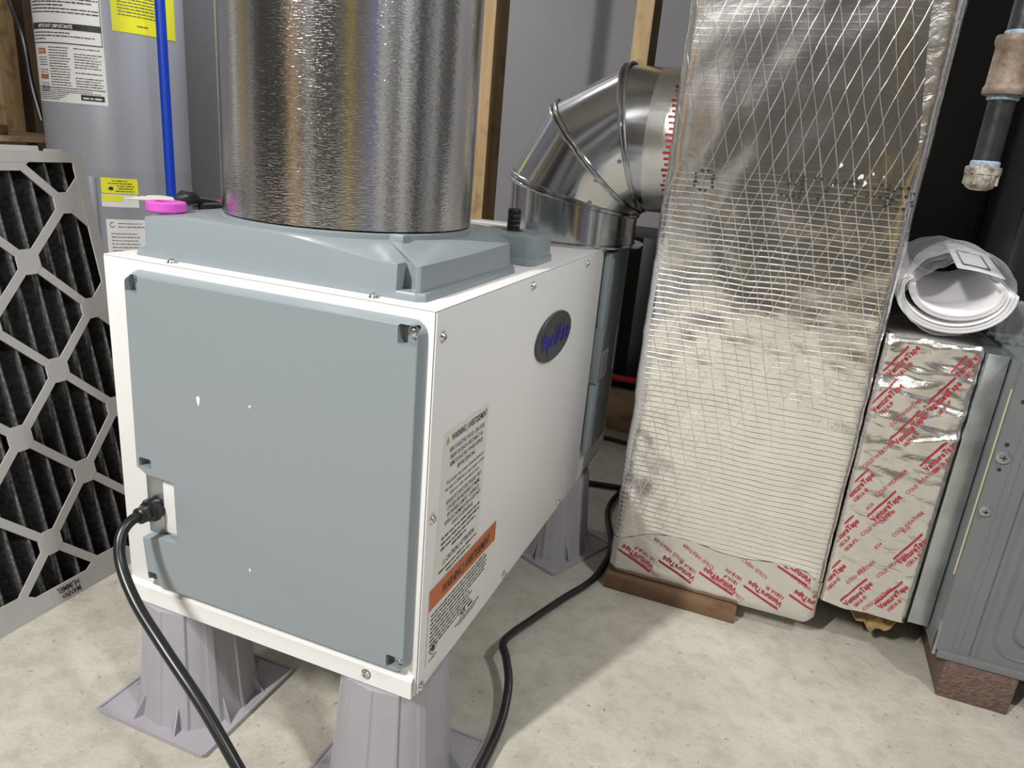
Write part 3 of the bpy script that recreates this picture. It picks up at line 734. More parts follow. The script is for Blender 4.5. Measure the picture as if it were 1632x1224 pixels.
PR = prs(); n = len(PR); zz = [PZ0+(PZ1-PZ0)*k/140 for k in range(141)]
def pshape(x, y, z):
    d = pdisp(x, z) if y < PY0+.02 else 0
    lo = .004*nz(x*30, 2)*max(0, 1-(z-PZ0)/.02); tp = max(0, 1-(PZ1-z)/.006)
    return (x, y-d+.004*tp*(1 if y < PY0+.02 else -1)+.002*nz(z*40, 3)*(y < PY0+.02), z+lo-.002*tp*abs(nz(x*50, 4)))
pm_ = MB(); vv = [pshape(x, y, z) for z in zz for x, y in PR]
pm_.add(vv, [(k*n+i, k*n+(i+1) % n, (k+1)*n+(i+1) % n, (k+1)*n+i) for k in range(140) for i in range(n)]+[tuple(range(n))[::-1], tuple(range(140*n, 141*n))])
skinp = pm_.build('foil_tape_skin', M['foiltape'], pl, smoothang=50)
pp = MB()
def pf(x, z):
    q = pshape(x, PY0, z); return (x, q[1]-.0013, z)
clipp = lambda x, z: PX0+.003 < x < PX1-.004 and PZ0+.004 < z < PZ1-.008
A2 = math.radians(61)
for x, z, sub in ((.411,.247,'1581A \u00ae'), (.407,.170,'181A-P/181B-FX'), (.405,.094,'1581A \u00ae'), (.452,.222,'1581A \u00ae'), (.446,.075,'1581A \u00ae'),
                  (.417,.385,'181A-P'), (.455,.345,'181B-FX'), (.485,.400,'181A-P'), (.500,.315,'1581A \u00ae'), 
                  (.500,.165,'1581A \u00ae'), (.492,.085,'1581A \u00ae'), (.425,.440,'1581A \u00ae'), (.505,.455,'187A-P')):
    vblock(pp, x+.006, z, A2, pf, clipp, sub, .9)
for x, z in ((.445,.262), (.440,.195), (.437,.112), (.480,.205), (.482,.275), (.474,.135), (.470,.385), (.420,.300), (.468,.075), (.515,.19), (.44,.37)):
    put_text(pp, 'COLD WEATHER', .0075, pf, x=x+.008, y=z, ang=math.radians(58), width=.056, clip=clipp)
for x, z in ((.446,.238), (.470,.18), (.456,.135), (.50,.215)): put_text(pp, '8/24', .0070, pf, x=x, y=z, ang=A2, clip=clipp)
pp.build('tape_print', M['redink'], skinp)
gf = MB(); gf.box(.5355, .543, .078, .5615, .90, .494); gf.build('metal_flange', M['galv'], pl, bevel=.001)
MB().box(.5345, .5425, .078, .5362, .547, .494).build('flange_edge', M['galvshiny'], pl)
MB().box(.39, .76, .0, .55, .88, .0715).build('plenum_shade_block', M['blackmatte'], pl)  # black block stands in for the shade under the plenum
kp = MB(); kp.grid(14, 6, lambda u, v: (.455+.085*u, .575+.055*v+.006*nz(u*6, v*4), .052+.022*nz(u*5, v*3, 5)+.016*(v)-.018*math.sin(PI*u)*(1-v)))
o = kp.build('paper_scrap', M['kraft']); so = o.modifiers.new('s', 'SOLIDIFY'); so.thickness = .0008
tag(o, 'crumpled brown kraft paper poking out below the foil taped plenum', 'paper')

# ================================================================ furnace
fu = thing('furnace', (.8, .9, .0625), 'grey sheet-metal furnace cabinet at the right edge standing on a brick paver', 'furnace')
FUX, FUY = .5640, .500
fc = MB(); fc.box(FUX, FUY+.012, .064, 1.10, 1.25, .498)
fc.build('body_box', [M['furn']], fu, bevel=.001)
up = MB().box(FUX+.0005, .705, .4985, 1.10, 1.25, 1.9); up.build('upper_panel', M['furndark'], fu, bevel=.001)
MB().box(FUX, .695, .500, .590, .7045, 1.9).build('upper_flange', M['furndark'], fu, bevel=.001)
MB().lathe([(.0001,-.0005),(.0045,-.0005),(.0045,.0)], c=(.5745,.6948,.628), n=14, ax='y').build('flange_hole', M['ink'], fu)
# lower door with stepped flange and embossed field
dp = MB()
prof = [(FUX+.0005, .012), (FUX+.0005, .000), (.5855, .000), (.5865, -.0012), (.5945, -.0012), (.5955, .000), (.6075, .000), (.611, .0035), (.616, .0035), (.620, .000)]
zb_, zt_ = .072, .497
v = [(x, FUY+d, z) for z in (zb_, zt_) for x, d in prof]; k = len(prof)
dp.add(v, [(i, i+1, k+i+1, k+i) for i in range(k-1)])
dp.add([(.620, FUY, zb_), (1.10, FUY, zb_), (1.10, FUY, zt_), (.620, FUY, zt_)], [(0,1,2,3)])
dp.build('door_panel', M['furn'], fu, fix=False)
em = MB(); em.prism(rrect(.648, .108, 1.05, .46, .022, 6), lambda a, b: (a, FUY+.0002, b), lambda a, b: (a+(.004 if a < .8 else -.004), FUY-.0042, b+(.004 if b < .3 else -.004))); em.build('embossed_field', M['furn'], fu, bevel=.0012)
# stamped frame line around the field
sl = MB()
outr = rrect(.630, .088, 1.07, .480, .03, 6); sl.tube([(a, FUY-.0002, b) for a, b in outr]+[(outr[0][0], FUY-.0002, outr[0][1])], .0016, 8, cap=False); sl.build('stamped_bead', M['furn'], fu)
MB().box(FUX+.006, FUY-.004, .0615, 1.10, FUY+.012, .073).build('bottom_rail', M['furn'], fu, bevel=.001)
bl = MB(); bl.prism([(0,.118),(0,.064),(.020,.064),(.014,.078),(.006,.118)], lambda a, b: (FUX+a*.2, FUY-.001-(0), b), lambda a, b: (FUX+a*.2+.0012, FUY+.03, b)); bl.build('corner_bracket', M['galv'], fu)
MB().box(.5624, FUY+.006, .19, .5640, FUY+.009, .46).build('edge_highlight_strip', mat('pale_edge_highlight', (.55,.53,.36), .5), fu)  # pale yellow strip paints the bright highlight along the gap
def bolt(x, z, r):
    m = MB(); m.lathe([(.0001,-.006),(r*.5,-.0058),(r*.55,-.004),(r*.9,-.003),(r,-.0012),(r,.0)], c=(x, FUY, z), n=20, ax='y')
    m.cur = 1; m.box(x-r*.4, FUY-.0064, z-.0007, x+r*.4, FUY-.0050, z+.0007); m.box(x-.0007, FUY-.0064, z-r*.4, x+.0007, FUY-.0050, z+r*.4)
    m.build('panel_screw', [M['galv'], M['ink']], fu)
bolt(.5745, .372, .0095); bolt(.5735, .294, .0078)
for x, z, r in ((.5745,.389,.0028), (.5745,.354,.0026), (.5775,.448,.0030)): MB().lathe([(.0001,-.0004),(r,-.0004),(r,0)], c=(x, FUY, z), n=12, ax='y').build('panel_hole', M['ink'], fu)
bk = MB().box(.583, .497, 0, .674, .69, .0605); o = bk.build('brick_paver', M['brick'], None, bevel=.003, seg=2)
tag(o, 'reddish brown concrete brick on the floor supporting the furnace corner', 'brick')
o = MB().box(.98, .9, 0, 1.08, 1.1, .0625).build('brick_paver', M['brick'], None, bevel=.003)
tag(o, 'second brick under the far rear of the furnace, hidden', 'brick')

# black box put in for the shaded void behind the gas pipe
dk = thing('dark_void_box', (.43, 1.1, 0), 'black box put in for the dark void behind the foil duct and gas pipe', 'cabinet')
MB().box(.30, .93, 0, .563, 1.25, 2.0).build('body_box', M['blackmatte'], dk, bevel=.002)
MB().box(.31, .925, .12, .557, .931, 1.7).build('void_box_face', M['blackmatte'], dk, bevel=.002)

# ================================================================ gas pipe
gp = thing('gas_drip_leg', (.452, .45, .70), 'black iron gas pipe with rusty coupling and capped drip leg hanging right of foil duct', 'pipe')
gx, gy = .4555, .45
MB().lathe([(.0135,.722),(.0135,.800)], c=(gx,gy,0), n=28).build('nipple', M['iron'], gp)
MB().lathe([(.0145,.722),(.0150,.724),(.0150,.7265),(.0142,.728)], c=(gx,gy,0), n=28).build('thread_sealant', M['bluedope'], gp)
MB().lathe([(.0150,.792),(.0162,.7935),(.0155,.797),(.0150,.799)], c=(gx,gy,0), n=28).build('thread_sealant', M['bluedope'], gp)
capm = MB(); capm.lathe([(.0001,.6955),(.008,.696),(.0135,.6985),(.0165,.703),(.0168,.713),(.0182,.7135),(.0185,.719),(.0180,.7215),(.014,.7225)], c=(gx,gy,0), n=28)
for k in range(12):
    a = k*PI/6; capm.box(gx+.0168*math.cos(a)-.001, gy+.0168*math.sin(a)-.001, .702, gx+.0168*math.cos(a)+.001, gy+.0168*math.sin(a)+.001, .7135)
capm.build('pipe_cap', M['cap'], gp)
MB().lathe([(.015,.797),(.0215,.7975),(.0222,.800),(.0222,.8045),(.0205,.807),(.0200,.846),(.0218,.849),(.0222,.853),(.0216,.857),(.015,.858)], c=(gx,gy,0), n=32).build('coupling', M['rust'], gp)
MB().lathe([(.0152,.857),(.0152,.862)], c=(gx,gy,0), n=28).build('thread_sealant', M['bluedope'], gp)
MB().lathe([(.0140,.858),(.0140,2.44)], c=(gx,gy,0), n=28).build('riser_pipe', M['iron'], gp)

# ================================================================ booklets in a clear bag on the plenum
bc = (.482, .566)     # section centre x, z
def booklet(name, label, ks, sweep, ylen, shift):
    th = thing(name, (bc[0], .62, .503), label, 'booklet', 'rolled manuals in the bag')
    for kk in ks:
        m = MB(); a0, a1 = sweep; off = .00125*kk
        yj = random.uniform(-.004, .004)
        def fn(u, v):
            a = math.radians(a0+(a1-a0)*u); ex = .071-off; ez = .056-off
            x = bc[0]+shift[0]+ex*math.cos(a)*(1.03 if math.cos(a) > 0 else 1); z = bc[1]+shift[1]+ez*math.sin(a)*(1 if math.sin(a) < 0 else .55)
            return (x+.012*v, .558+yj+shift[2]+ylen*v, z+.030*v*v)
        m.grid(26, 4, fn); o = m.build('page', M['pagep'], th, smoothang=80); s2 = o.modifiers.new('s', 'SOLIDIFY'); s2.thickness = .0007
    return th
booklet('manual_booklet', 'thick white rolled manual curving up around the outside, open end to the viewer', range(0, 9), (150, 368), .27, (0, 0, 0))
booklet('manual_booklet', 'thinner white sheets curled inside the thick rolled manual, with a grey cover', range(11, 17), (176, 392), .26, (.003, .003, .006))
fs_ = MB(); fs_.grid(8, 6, lambda u, v: (.480+.058*u+.01*v, .575+.20*v, .596-.008*u+.002*math.sin(3*u)+.02*v)); o = fs_.build('folded_sheet', M['pagep']); q = o.modifiers.new('s', 'SOLIDIFY'); q.thickness = .0006
tag(o, 'flat white sheet lying across the top of the rolled manuals, printed with a box outline', 'sheet')
bxp = MB()
for a, b_, c_, d_ in ((.15,.12,.75,.16), (.15,.62,.75,.66), (.15,.12,.18,.66), (.72,.12,.75,.66)):
    P4 = [(a,b_),(c_,b_),(c_,d_),(a,d_)]; bxp.add([(.480+.058*u+.01*v, .575+.20*v, .5972-.008*u+.002*math.sin(3*u)+.02*v) for u, v in P4], [(0,1,2,3)])
bxp.build('printed_box', M['inkgrey'], o)
bg = MB()
def bagf(u, v):
    a = 2*PI*u; n1 = nz(math.cos(a)*1.7+3, math.sin(a)*1.7, v*2.2); n2 = nz(math.cos(a)*5, math.sin(a)*5, v*7+2)
    ex = .0685+.006*n1+.002*n2; ez = .061+.006*n1+.002*n2
    z = bc[1]+ez*math.sin(a)*(.93 if math.sin(a) > 0 else 1.0); 
    x = bc[0]+ex*math.cos(a)+.012*v
    y = .545+.25*v+.020*math.sin(a+2.4)*(1-v)+.008*nz(a*1.3, 4, 1)*(1-v)
    return (x, y, max(z, .5025))
bg.grid(90, 40, bagf)
# front flap folded inwards
bg.grid(30, 10, lambda u, v: (bc[0]-.058+.085*u, .553+.02*v+.004*nz(u*5, v*5), bc[1]+.060*math.sqrt(max(0, 1-((u*.085-.058)/.068)**2))-.040*v*(1-u)**.8-.006*nz(u*7, v*3)-.004))
o = bg.build('plastic_bag', M['bag'], None, smoothang=80, fix=False)
tag(o, 'clear plastic bag around the rolled manuals on top of the taped plenum', 'bag')
b2 = MB(); b2.grid(24, 14, lambda u, v: (.552+.045*u+.006*nz(u*4, v*4), .60+.05*v, .502+.055*math.sin(PI*v)*(.6+.4*math.sin(PI*u))+.006*nz(u*9, v*9, 3)))
o = b2.build('plastic_bag', M['bag'], None, smoothang=80, fix=False)
tag(o, 'loose clear plastic film slumped right of the rolled manuals against the furnace', 'bag')

# ================================================================ leaning filter
TH = math.atan(.2205)
ft = thing('pleated_filter', (-.69, .05, 0), 'large pleated charcoal air filter in a grey cardboard frame leaning at left', 'filter')
CT, ST = math.cos(TH), math.sin(TH)
def fp(y, v, d=0):        # plane coordinates: y along the floor, v up the slope, d into the filter
    return (-.636-v*ST-d*CT, y, v*CT-d*ST+.0225*0)
Y0, Y1, V1, D = -.20, .306, .650, .100
lift = D*ST
def fpl(y, v, d=0):
    p = fp(y, v, d); return (p[0], p[1], max(p[2], 0.0)+.0002)
def fbox(mb, y0, v0, y1, v1, d0, d1):
    mb.prism([(y0,v0),(y1,v0),(y1,v1),(y0,v1)], lambda a, b: fpl(a, b, d0), lambda a, b: fpl(a, b, d1))
fm = MB()
bi, bt, bb = .2885, .634, .028
fbox(fm, Y0, 0, Y1, bb, 0, .002); fbox(fm, Y0, bt, Y1, V1, 0, .002); fbox(fm, bi, bb, Y1, bt, 0, .002); fbox(fm, Y0, bb, Y0+.018, bt, 0, .002)
fbox(fm, Y1-.002, 0, Y1, V1, .002, D); fbox(fm, Y0, V1-.002, Y1-.002, V1, .002, D); fbox(fm, Y0, 0, Y0+.002, V1-.002, .002, D); fbox(fm, Y0+.002, 0, Y1-.002, .002, .002, D)
frame = fm.build('frame', M['cardboard'], ft)
# top flap: raised step along the rear of the top
tf = MB(); fbox(tf, Y0, V1, .262, V1+.012, .030, .032); fbox(tf, .262, V1, .290, V1+.006, .018, .020); tf.build('top_flap', M['cardboard'], ft)
lat = MB()
def clipb(y0, v0, y1, v1, lo, hi, ax):
    return
nodes = []
for j in range(0, 7):
    for k in range(-1, 6):
        y = .26-.08*j; v = (.575 if j % 2 == 0 else .495)-.16*k
        nodes.append((y, v))
def inside(y, v): return Y0-.001 < y < Y1-.006 and .004 < v < V1-.006
hw = .0062
for y, v in nodes:
    for dy, dv in ((.08,.08), (.08,-.08)):
        # sample the band and clip it to the frame
        ts = [t/40 for t in range(41) if inside(y+dy*t/40, v+dv*t/40)]
        if len(ts) < 2: continue
        a, b_ = ts[0], ts[-1]; nx, nv_ = -dv/abs(.1131)*hw, dy/.1131*hw
        P4 = [(y+dy*a+nx, v+dv*a+nv_), (y+dy*b_+nx, v+dv*b_+nv_), (y+dy*b_-nx, v+dv*b_-nv_), (y+dy*a-nx, v+dv*a-nv_)]
        lat.prism(P4, lambda p, q: fpl(p, q, .0003), lambda p, q: fpl(p, q, .0022))
    if inside(y, v):
        R = .0195; P8 = [(y+R*math.cos(PI/8+k*PI/4)*.95, v+R*math.sin(PI/8+k*PI/4)) for k in range(8)]
        P8 = [(min(max(p, Y0+.001), Y1-.006), min(max(q, .006), V1-.006)) for p, q in P8]
        P8 = [(p, min(max(q, v-.0155), v+.0155)) for p, q in P8] if abs(y-.26) < .01 else P8
        lat.prism(P8, lambda p, q: fpl(p, q, .0001), lambda p, q: fpl(p, q, .0024))
# chamfered corners of the die-cut openings on the right border
for v in (.575, .415, .255, .095):
    lat.prism([(.2505,v-.0155),(.2695,v-.0155),(.2895,v-.038),(.2895,v+.038),(.2695,v+.0155),(.2505,v+.0155)], lambda p, q: fpl(p, q, .0002), lambda p, q: fpl(p, q, .0021))
for y in (.18, .02, -.14):
    lat.prism([(y-.04,.6345),(y-.022,.622),(y+.022,.622),(y+.04,.6345)], lambda p, q: fpl(p, q, .0002), lambda p, q: fpl(p, q, .0021))
    lat.prism([(y-.04,.0275),(y-.022,.04),(y+.022,.04),(y+.04,.0275)], lambda p, q: fpl(p, q, .0002), lambda p, q: fpl(p, q, .0021))
lat.build('lattice', M['cardboard'], ft)
# pleats, each fold a part of its own
pitch = .0285; k = 0; y = Y0+.004
while y < Y1-.004:
    y2 = min(y+pitch, Y1-.003); m = MB()
    prof = [(y, .040), (y+pitch*.30, .014), (y+pitch*.42, .0050), (y+pitch*.5, .0036), (y+pitch*.58, .0050), (y+pitch*.70, .014), (y2, .040)]
    nv = 26; K = len(prof)
    vs = []
    for j in range(nv+1):
        v = .003+(V1-.006)*j/nv; wv = .0012*nz(v*9, k*3.1); 
        for yy, dd in prof: vs.append(fpl(min(yy+wv, Y1-.0025), v, dd+.0008*nz(v*25, k*7.7, dd*50)))
    m.add(vs, [(j*K+i, j*K+i+1, (j+1)*K+i+1, (j+1)*K+i) for j in range(nv) for i in range(K-1)])
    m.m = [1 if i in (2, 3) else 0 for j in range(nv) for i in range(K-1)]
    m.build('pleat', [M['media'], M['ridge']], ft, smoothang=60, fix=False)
    y += pitch; k += 1
tp = MB()
TF = lambda u, v: fp(u, v, -.0004)
for ln, yy, vv in (('MANN+', .1245, .0128), ('HUMMEL', .1245, .0235)):
    put_text(tp, ln, .0125, TF, x=yy, y=vv, ang=PI, width=.036 if ln == 'HUMMEL' else .031, bold=.015)
tp.build('frame_print', M['ink'], frame)
pb_ = MB(); rect2(pb_, .060, .004, .080, .026, lambda u, v: fp(u, v, -.0003)); pb_.build('frame_patch', mat('pale_patch', (.50,.50,.50), .5), frame)
fbk = MB(); fbox(fbk, Y0+.002, .002, Y1-.002, V1-.002, .060, .062); fbk.build('back_sheet', M['media'], ft)

# ================================================================ water heater
HC = Vector((-2.202, 1.643)); HR = .245
hw_ = thing('water_heater', (HC.x, HC.y, 0), 'grey cylindrical water heater with white and yellow stickers behind the filter', 'water heater')
MB().lathe([(HR-.02,0),(HR-.02,.05),(HR,.055),(HR,1.62),(HR-.012,1.64),(.0001,1.66)], c=(HC.x, HC.y, 0), n=96).build('tank_jacket', M['heater'], hw_)
def cylf(h, am): return lambda u, v: (HC.x+(HR+h)*math.cos(math.radians(am)+u/HR), HC.y+(HR+h)*math.sin(math.radians(am)+u/HR), v)
def cyl_label(name, am0, am1, z0, z1, h, m, parent):
    g_ = MB(); a0, a1 = math.radians(am0), math.radians(am1)
    g_.grid(24, 1, lambda u, v: (HC.x+(HR+h)*math.cos(a0+(a1-a0)*u), HC.y+(HR+h)*math.sin(a0+(a1-a0)*u), z0+(z1-z0)*v)); return g_.build(name, m, parent, fix=False)
wl = cyl_label('instruction_label', -118, -48, .716, 1.30, .001, M['whitelabel'], hw_)
W_ = math.radians(70)*HR; F = cylf(.0018, -118); rnd = random.Random(5); pr_ = MB()
for k in range(12): words(pr_, .012, W_-.008, 1.115-.0105*k, .0075, F, fill=rnd.choice((1, .95, .6, 1)), rnd=rnd)
def crect(mb, x0, z0, x1, z1, fn, n=14): rect2(mb, x0, z0, x1, z1, fn, n=n)
crect(pr_, .004, .948, W_-.003, .968, F)
for k in range(3): words(pr_, .012, W_-.02, .936-.010*k, .0065, F, fill=(.7, .98, .3)[k], rnd=rnd)
crect(pr_, .004, .9035, W_-.003, .9070, F); crect(pr_, W_-.005, .905, W_-.003, 1.30, F, 1)
for k in range(15): words(pr_, .100, .190, .890-.0085*k, .0055, F, fill=rnd.uniform(.85, 1), rnd=rnd)
for k in range(15):
    if k in (1, 8, 10): continue
    words(pr_, .202, .292, .890-.0085*k, .0055, F, fill=rnd.uniform(.8, 1), rnd=rnd)
for z in (.858,.850,.842,.834,.818,.810,.802,.775,.767,.759,.751-.004+.004): words(pr_, .034, .088, z, .0045, F, rnd=rnd)
crect(pr_, .006, .7655-.0035, W_-.004, .7645, F)
for k in range(6): words(pr_, .012, W_-.02, .755-.0062*k, .0045, F, fill=(.9, 1, .6, .55, .5, .45)[k], rnd=rnd)
crect(pr_, W_-.085, .728, W_-.010, .746, F, 4)
for s_ in (0,): pr_.lathe([(.012, 0), (.012, .001)], c=(0,0,0), n=4) if False else None
pr_.build('label_print', M['ink'], wl)
orr = MB(); crect(orr, .032, .870, .084, .888, F, 4); crect(orr, .034, .789, .086, .804, F, 4); orr.build('orange_box', M['orange'], wl)
wt = MB(); F3 = cylf(.0026, -118)
put_text(wt, 'IMPORTANT | IMPORTANTE', .016, F3, x=W_*.44, y=.9525, width=.150, align='c', bold=.02)
put_text(wt, 'WARNING', .010, F3, x=.058, y=.8755, width=.038, align='c', bold=.02)
words(wt, W_-.078, W_-.018, .733, .010, F3, rnd=rnd)
wt.build('label_reversed_print', M['whitelabel'], wl)
yl = cyl_label('yellow_label', -41, 15, .962, 1.30, .001, M['yellow'], hw_); yp = MB(); F = cylf(.0018, -41)
for k in range(7): words(yp, .020, .19, 1.075-.010*k, .006, F, fill=rnd.uniform(.75, 1), rnd=rnd)
words(yp, .078, .115, .985, .007, F, rnd=rnd)
yp.build('label_print', M['inkgrey'], yl)
y2 = cyl_label('yellow_sticker', -58.5, -31, .420, .474, .0035, M['yellow'], hw_); yp = MB(); F = cylf(.0045, -58.5)
for k, (a, b_) in enumerate(((.035,.085), (.022,.098), (.050,.105), (.055,.10), (.045,.105))): words(yp, a, b_, .463-.009*k, .0055, F, rnd=rnd)
yp.prism([(.022,.434),(.034,.430),(.040,.436),(.036,.444),(.026,.442)], lambda a, b: F(a, b), lambda a, b: cylf(.0050, -58.5)(a, b))
yp.build('sticker_print', M['ink'], y2)
w2 = cyl_label('small_white_label', -59, -31, .372, .417, .0035, M['whitelabel'], hw_); yy_ = cyl_label('yellow_band', -58.5, -43, .392, .413, .0042, M['yellow'], w2)
w3 = cyl_label('rating_plate', -57, -24, .195, .328, .0035, M['whitelabel'], hw_); wp = MB(); F = cylf(.0045, -57)
for k in range(9):
    if k == 2: continue
    words(wp, .038 if k < 3 else .014, .128, .312-.0125*k, .006, F, fill=rnd.uniform(.7, 1), rnd=rnd)
for s_ in (.0115,):
    cxx, czz = .020, .308
    wp.add([F(cxx+.0085*math.cos(a)*r_, czz+.0105*math.sin(a)*r_) for r_ in (1, .72) for a in [k*PI/8 for k in range(17)]], [(i, i+1, 18+i, 17+i) for i in range(2, 15)])
wp.build('label_print', M['inkgrey'], w3)
cyl_label('access_panel', -60, 30, .10, .492, .0028, M['heater'], hw_)
ap = MB(); a0 = math.radians(-66)
ap.prism([(-.018,.0),(-.014,.014),(-.006,.018),(.006,.018),(.014,.014),(.018,.0)], lambda u, v: (HC.x+(HR+v)*math.cos(a0+u/HR), HC.y+(HR+v)*math.sin(a0+u/HR), .05), lambda u, v: (HC.x+(HR+v)*math.cos(a0+u/HR), HC.y+(HR+v)*math.sin(a0+u/HR), .475))
ap.build('wiring_cover', M['heater'], hw_, bevel=.003)
o = MB().tube([(-1.8025, 1.4852, .0), (-1.8025, 1.4852, 1.3), (-1.8025, 1.4852, 2.44)], .0165, 18).build('water_pipe', M['pipe'])
tag(o, 'bright blue vertical water pipe beside the water heater', 'pipe')

# ================================================================ studs, sill, bits at the back
def stud(x, y, w, d, label, z0=.0, z1=2.44, m='stud', grp='wall studs'):
    o = MB().box(x, y, z0, x+w, y+d, z1).build('wall_stud', M[m], None, bevel=.002); return tag(o, label, 'stud', grp)
stud(-.558, 1.28, .042, .089, 'pine stud seen just right of the big round duct', z0=.038)
stud(-.166, 1.28, .042, .089, 'pine stud rising above the steel elbow', z0=.038)
sp = tag(MB().box(-.75, 1.27, 0, .12, 1.375, .038).build('sill_plate', M['lumber'], None, bevel=.002), 'pine sill plate on the floor seen in the gap left of the foil duct', 'sill plate')
tag(MB().box(-.14, 1.262, .038, .10, 1.279, .118).build('wood_offcut', M['lumber'], None, bevel=.002), 'wood offcut standing on the sill plate in the dark gap', 'wood offcut')
tag(MB().tube([(-.30,1.255,.150),(.0,1.255,.152),(.28,1.255,.154)], .0085, 12).build('water_pipe', M['redpipe']), 'thin red pipe low in the dark gap left of the foil duct', 'pipe')
bn = MB(); bn.prism(rrect(-.42, 1.41, .28, 1.75, .04), lambda a, b: (a*.93, b, 0), lambda a, b: (a, b, .50))
tag(bn.build('dark_gap_block', M['pallet'], None, bevel=.004), 'black block filling the dark gap behind the elbow and foil duct', 'bin')  # black block put in to keep this gap dark
tag(MB().tube(catmull([(-.30,.86,.0065),(-.15,.885,.0065),(-.03,.905,.0065),(.10,.93,.0065),(.28,.95,.0065)], 6), .006, 10).build('floor_cable', M['black']), 'black cable crossing the shaded floor behind the rear leg, nearer one', 'cable', 'cables')
tag(MB().tube(catmull([(-.30,1.17,.0055),(-.10,1.19,.0055),(.04,1.18,.0055),(.28,1.22,.0055)], 6), .005, 10).build('floor_cable', M['black']), 'thin black cable on the shaded floor close to the sill plate', 'cable', 'cables')
# left background: framing, panel, shelf with offcuts, cable
stud(-3.10, 1.80, .055, .09, 'dim pine stud at the far left edge beyond the water heater', grp='wall studs')
tag(MB().box(-3.26, 1.98, 0, -2.40, 2.0, 2.44).build('plywood_sheet', mat('dark_plywood', (.11,.075,.04), .8, var=.15, vscale=6), None), 'dark plywood sheet behind the framing at far left', 'plywood')
tag(MB().tube(catmull([(-2.86,1.70,1.4),(-2.80,1.70,1.10),(-2.745,1.70,.95),(-2.725,1.70,.78),(-2.69,1.70,.64)], 6), .010, 10).build('hanging_cable', M['black']), 'black cable hanging in front of the dark plywood at far left', 'cable')
sh = thing('lumber_rack', (-2.75, 1.45, 0), 'low timber rack behind the filter at far left', 'rack')
MB().box(-3.2, 1.25, .565, -2.46, 1.80, .585).build('shelf_board', M['lumber'], sh)
for x in (-3.18, -2.51):
    for y in (1.27, 1.74): MB().box(x, y, 0, x+.04, y+.04, .565).build('leg', M['stud'], sh)
for i, (x, y, l_, h_) in enumerate(((-3.15,1.30,.42,.022), (-3.12,1.38,.40,.022), (-3.10,1.34,.36,.02))):
    z = .585+(.0 if i < 2 else .0225)
    tag(MB().box(x, y, z, x+l_, y+.07, z+h_).build('wood_offcut', M['lumber'], None, bevel=.001), ('lowest pale wood offcut at the front of the timber rack', 'wood offcut lying just behind the front one on the rack', 'wood offcut stacked on top of two others on the rack')[i], 'wood offcut', 'offcuts on the rack')
tag(MB().box(-2.72, 1.30, .585, -2.50, 1.42, .620).build('scrap_block', M['board'], None, bevel=.003), 'brown scrap block on the rack beside the water heater', 'wood block')

# tools on the adapter
tr = MB(); tr.lathe([(.011,0),(.0185,0),(.0195,.001),(.0195,.009),(.0185,.010),(.011,.010),(.011,0)], c=(-.3445,.050,.6037), n=36, cap=False)
tag(tr.build('tape_roll', M['pink'], None), 'magenta roll of tape at the left corner of the grey adapter', 'tape')
pl_ = thing('pliers', (-.35, .12, .6045), 'black hand tool with red grip end lying behind the magenta roll', 'pliers')
MB().tube([(-0.3640,0.0820,0.6130),(-0.3620,0.0900,0.6140),(-0.3610,0.1010,0.6140),(-0.3620,0.1100,0.6105)], [.004,.0085,.009,.006], 12).build('jaw', M['iron'], pl_)
MB().tube([(-0.3620,0.1070,0.6095),(-0.3620,0.1180,0.6075),(-0.3640,0.1350,0.6045),(-0.3670,0.1500,0.6025)], [.006,.0075,.0075,.006], 10).build('handle', M['black'], pl_)
MB().tube([(-0.3500,0.1050,0.6045),(-0.3520,0.1180,0.6035),(-0.3550,0.1350,0.6025),(-0.3590,0.1500,0.6015)], [.005,.006,.006,.005], 10).build('handle', M['black'], pl_)
MB().tube([(-0.3660,0.1480,0.6040),(-0.3720,0.1720,0.6015)], [.0068,.005], 10).build('grip_end', M['redgrip'], pl_)
ct = MB()
for k in range(4): ct.tube(catmull([(-.412+.004*k,.060+.006*k,.6095+.001*k),(-.385,.070+.005*k,.6105+.001*k),(-.366,.078+.005*k,.6115)], 4), .0011, 8)
tag(ct.build('cable_ties', M['tape_white'], None), 'pale bundle of ties sticking out left of the hand tool', 'cable ties')

# ================================================================ unseen things invented behind the viewer for the metal to reflect
for i, x in enumerate((-2.6, -1.9, -1.2, -.5, .2, .9, 1.6)):  # studs added as uprights for the metal to mirror
    stud(x, YF+.002, .04, .089, 'pine stud added on the unseen front wall for reflections', grp='added studs of the unseen front wall')
for i, (x, w_, c_) in enumerate(((-1.80,.45,(.75,.75,.74)), (-1.0,.18,(.72,.70,.68)), (1.25,.22,(.75,.75,.74)))):  # invented pale panels, bright strips in the duct reflections
    tag(MB().box(x, YF+.095, .0, x+w_, YF+.11, 2.4).build('reflection_panel', mat('white_panel_%d' % i, c_, .6)), ('wide white panel added at the left of the unseen front wall for reflections', 'white panel added in the middle of the unseen front wall for reflections', 'narrow white panel added at the right of the unseen front wall for reflections')[i], 'panel')
tag(MB().box(-.55,-3.25,0,.85,-2.9,2.1).build('reflection_locker', mat('locker_brown', (.085,.078,.072), .5), None, bevel=.005), 'wide dark brown locker added on the unseen viewer side for reflections', 'locker')  # added so the foil duct mirrors something dark
tag(MB().tube([(.86,-1.55,0),(.86,-1.55,2.44)], .035, 20).build('reflection_post', mat('post_yellow', (.80,.55,.04), .5)), 'yellow post added on the unseen viewer side for reflections', 'post')  # added for a gold streak on the round duct
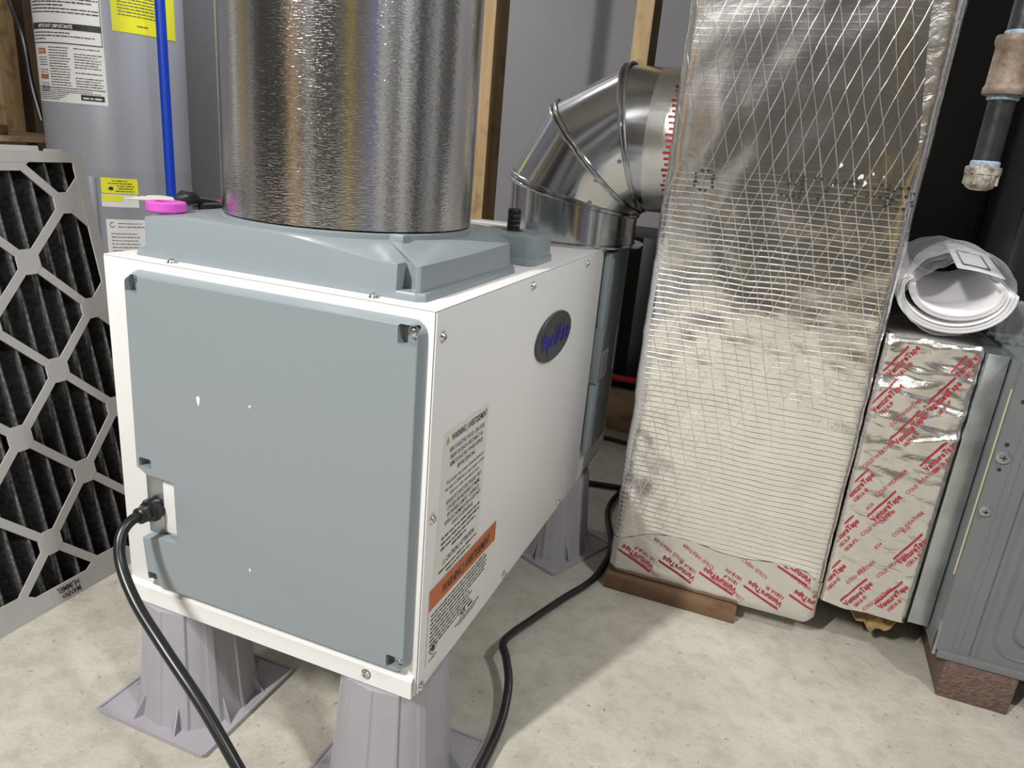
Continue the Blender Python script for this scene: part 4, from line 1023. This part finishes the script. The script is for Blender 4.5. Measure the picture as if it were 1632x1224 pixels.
tag(MB().tube([(1.45,-1.20,0),(1.45,-1.20,2.44)], .035, 20).build('reflection_pipe', mat('vent_blue', (.02,.06,.55), .5)), 'blue upright pipe added on the unseen viewer side for reflections', 'pipe')  # added for a blue streak on the round duct
tag(MB().tube([(-.30,-2.3,0),(-.30,-2.3,2.44)], .05, 20).build('reflection_pipe', M['whitelabel']), 'white upright pipe added on the unseen viewer side for reflections', 'pipe')  # added pale upright for the duct to reflect
tag(MB().box(-1.75,-2.9,0,-1.25,-2.4,1.8).build('reflection_cabinet', M['blackmatte'], None, bevel=.01), 'black cabinet added on the unseen viewer side for reflections', 'cabinet')  # added dark mass for the reflections
tag(MB().box(-1.2,-2.9,0,-.7,-2.4,1.3).build('reflection_carton', mat('carton', (.42,.28,.15), .7), None, bevel=.01), 'brown carton added on the unseen viewer side for reflections', 'carton')  # added brown mass for the reflections

for i, (y, w_, m_) in enumerate(((-1.35,.25,'whitelabel'), (-.75,.16,'blackmatte'), (-.40,.14,'whitelabel'), (.05,.30,'blackmatte'), (.75,.18,'whitelabel'))):  # light and dark boards added to streak the round duct
    tag(MB().box(XR-.02, y, 0, XR-.002, y+w_, 2.4).build('reflection_board', M[m_], None, bevel=.002),
        ('wide white board added for reflections on the unseen right wall nearest the front', 'narrow black board added for reflections on the unseen right wall', 'narrow white board added for reflections on the unseen right wall next to the black one', 'wide black board added for reflections on the unseen right wall', 'white board added for reflections on the unseen right wall nearest the back')[i], 'board')
for i, y in enumerate((-1.9, -1.2, -.55)):  # boards invented for streaks on the duct's left half
    tag(MB().box(XL+.002, y, 0, XL+.02, y+.3, 2.4).build('reflection_board', M[('whitelabel','yellowboard','whitelabel')[i]], None, bevel=.002),
        ('white board added for reflections on the unseen left wall nearest the front', 'dull yellow board added for reflections on the unseen left wall', 'white board added for reflections on the unseen left wall nearest the filter')[i], 'board')

for o in bpy.data.objects:
    if o.name.startswith(('label_print', 'tape_print', 'sticker_print', 'label_reversed_print')): o['kind'] = 'stuff'
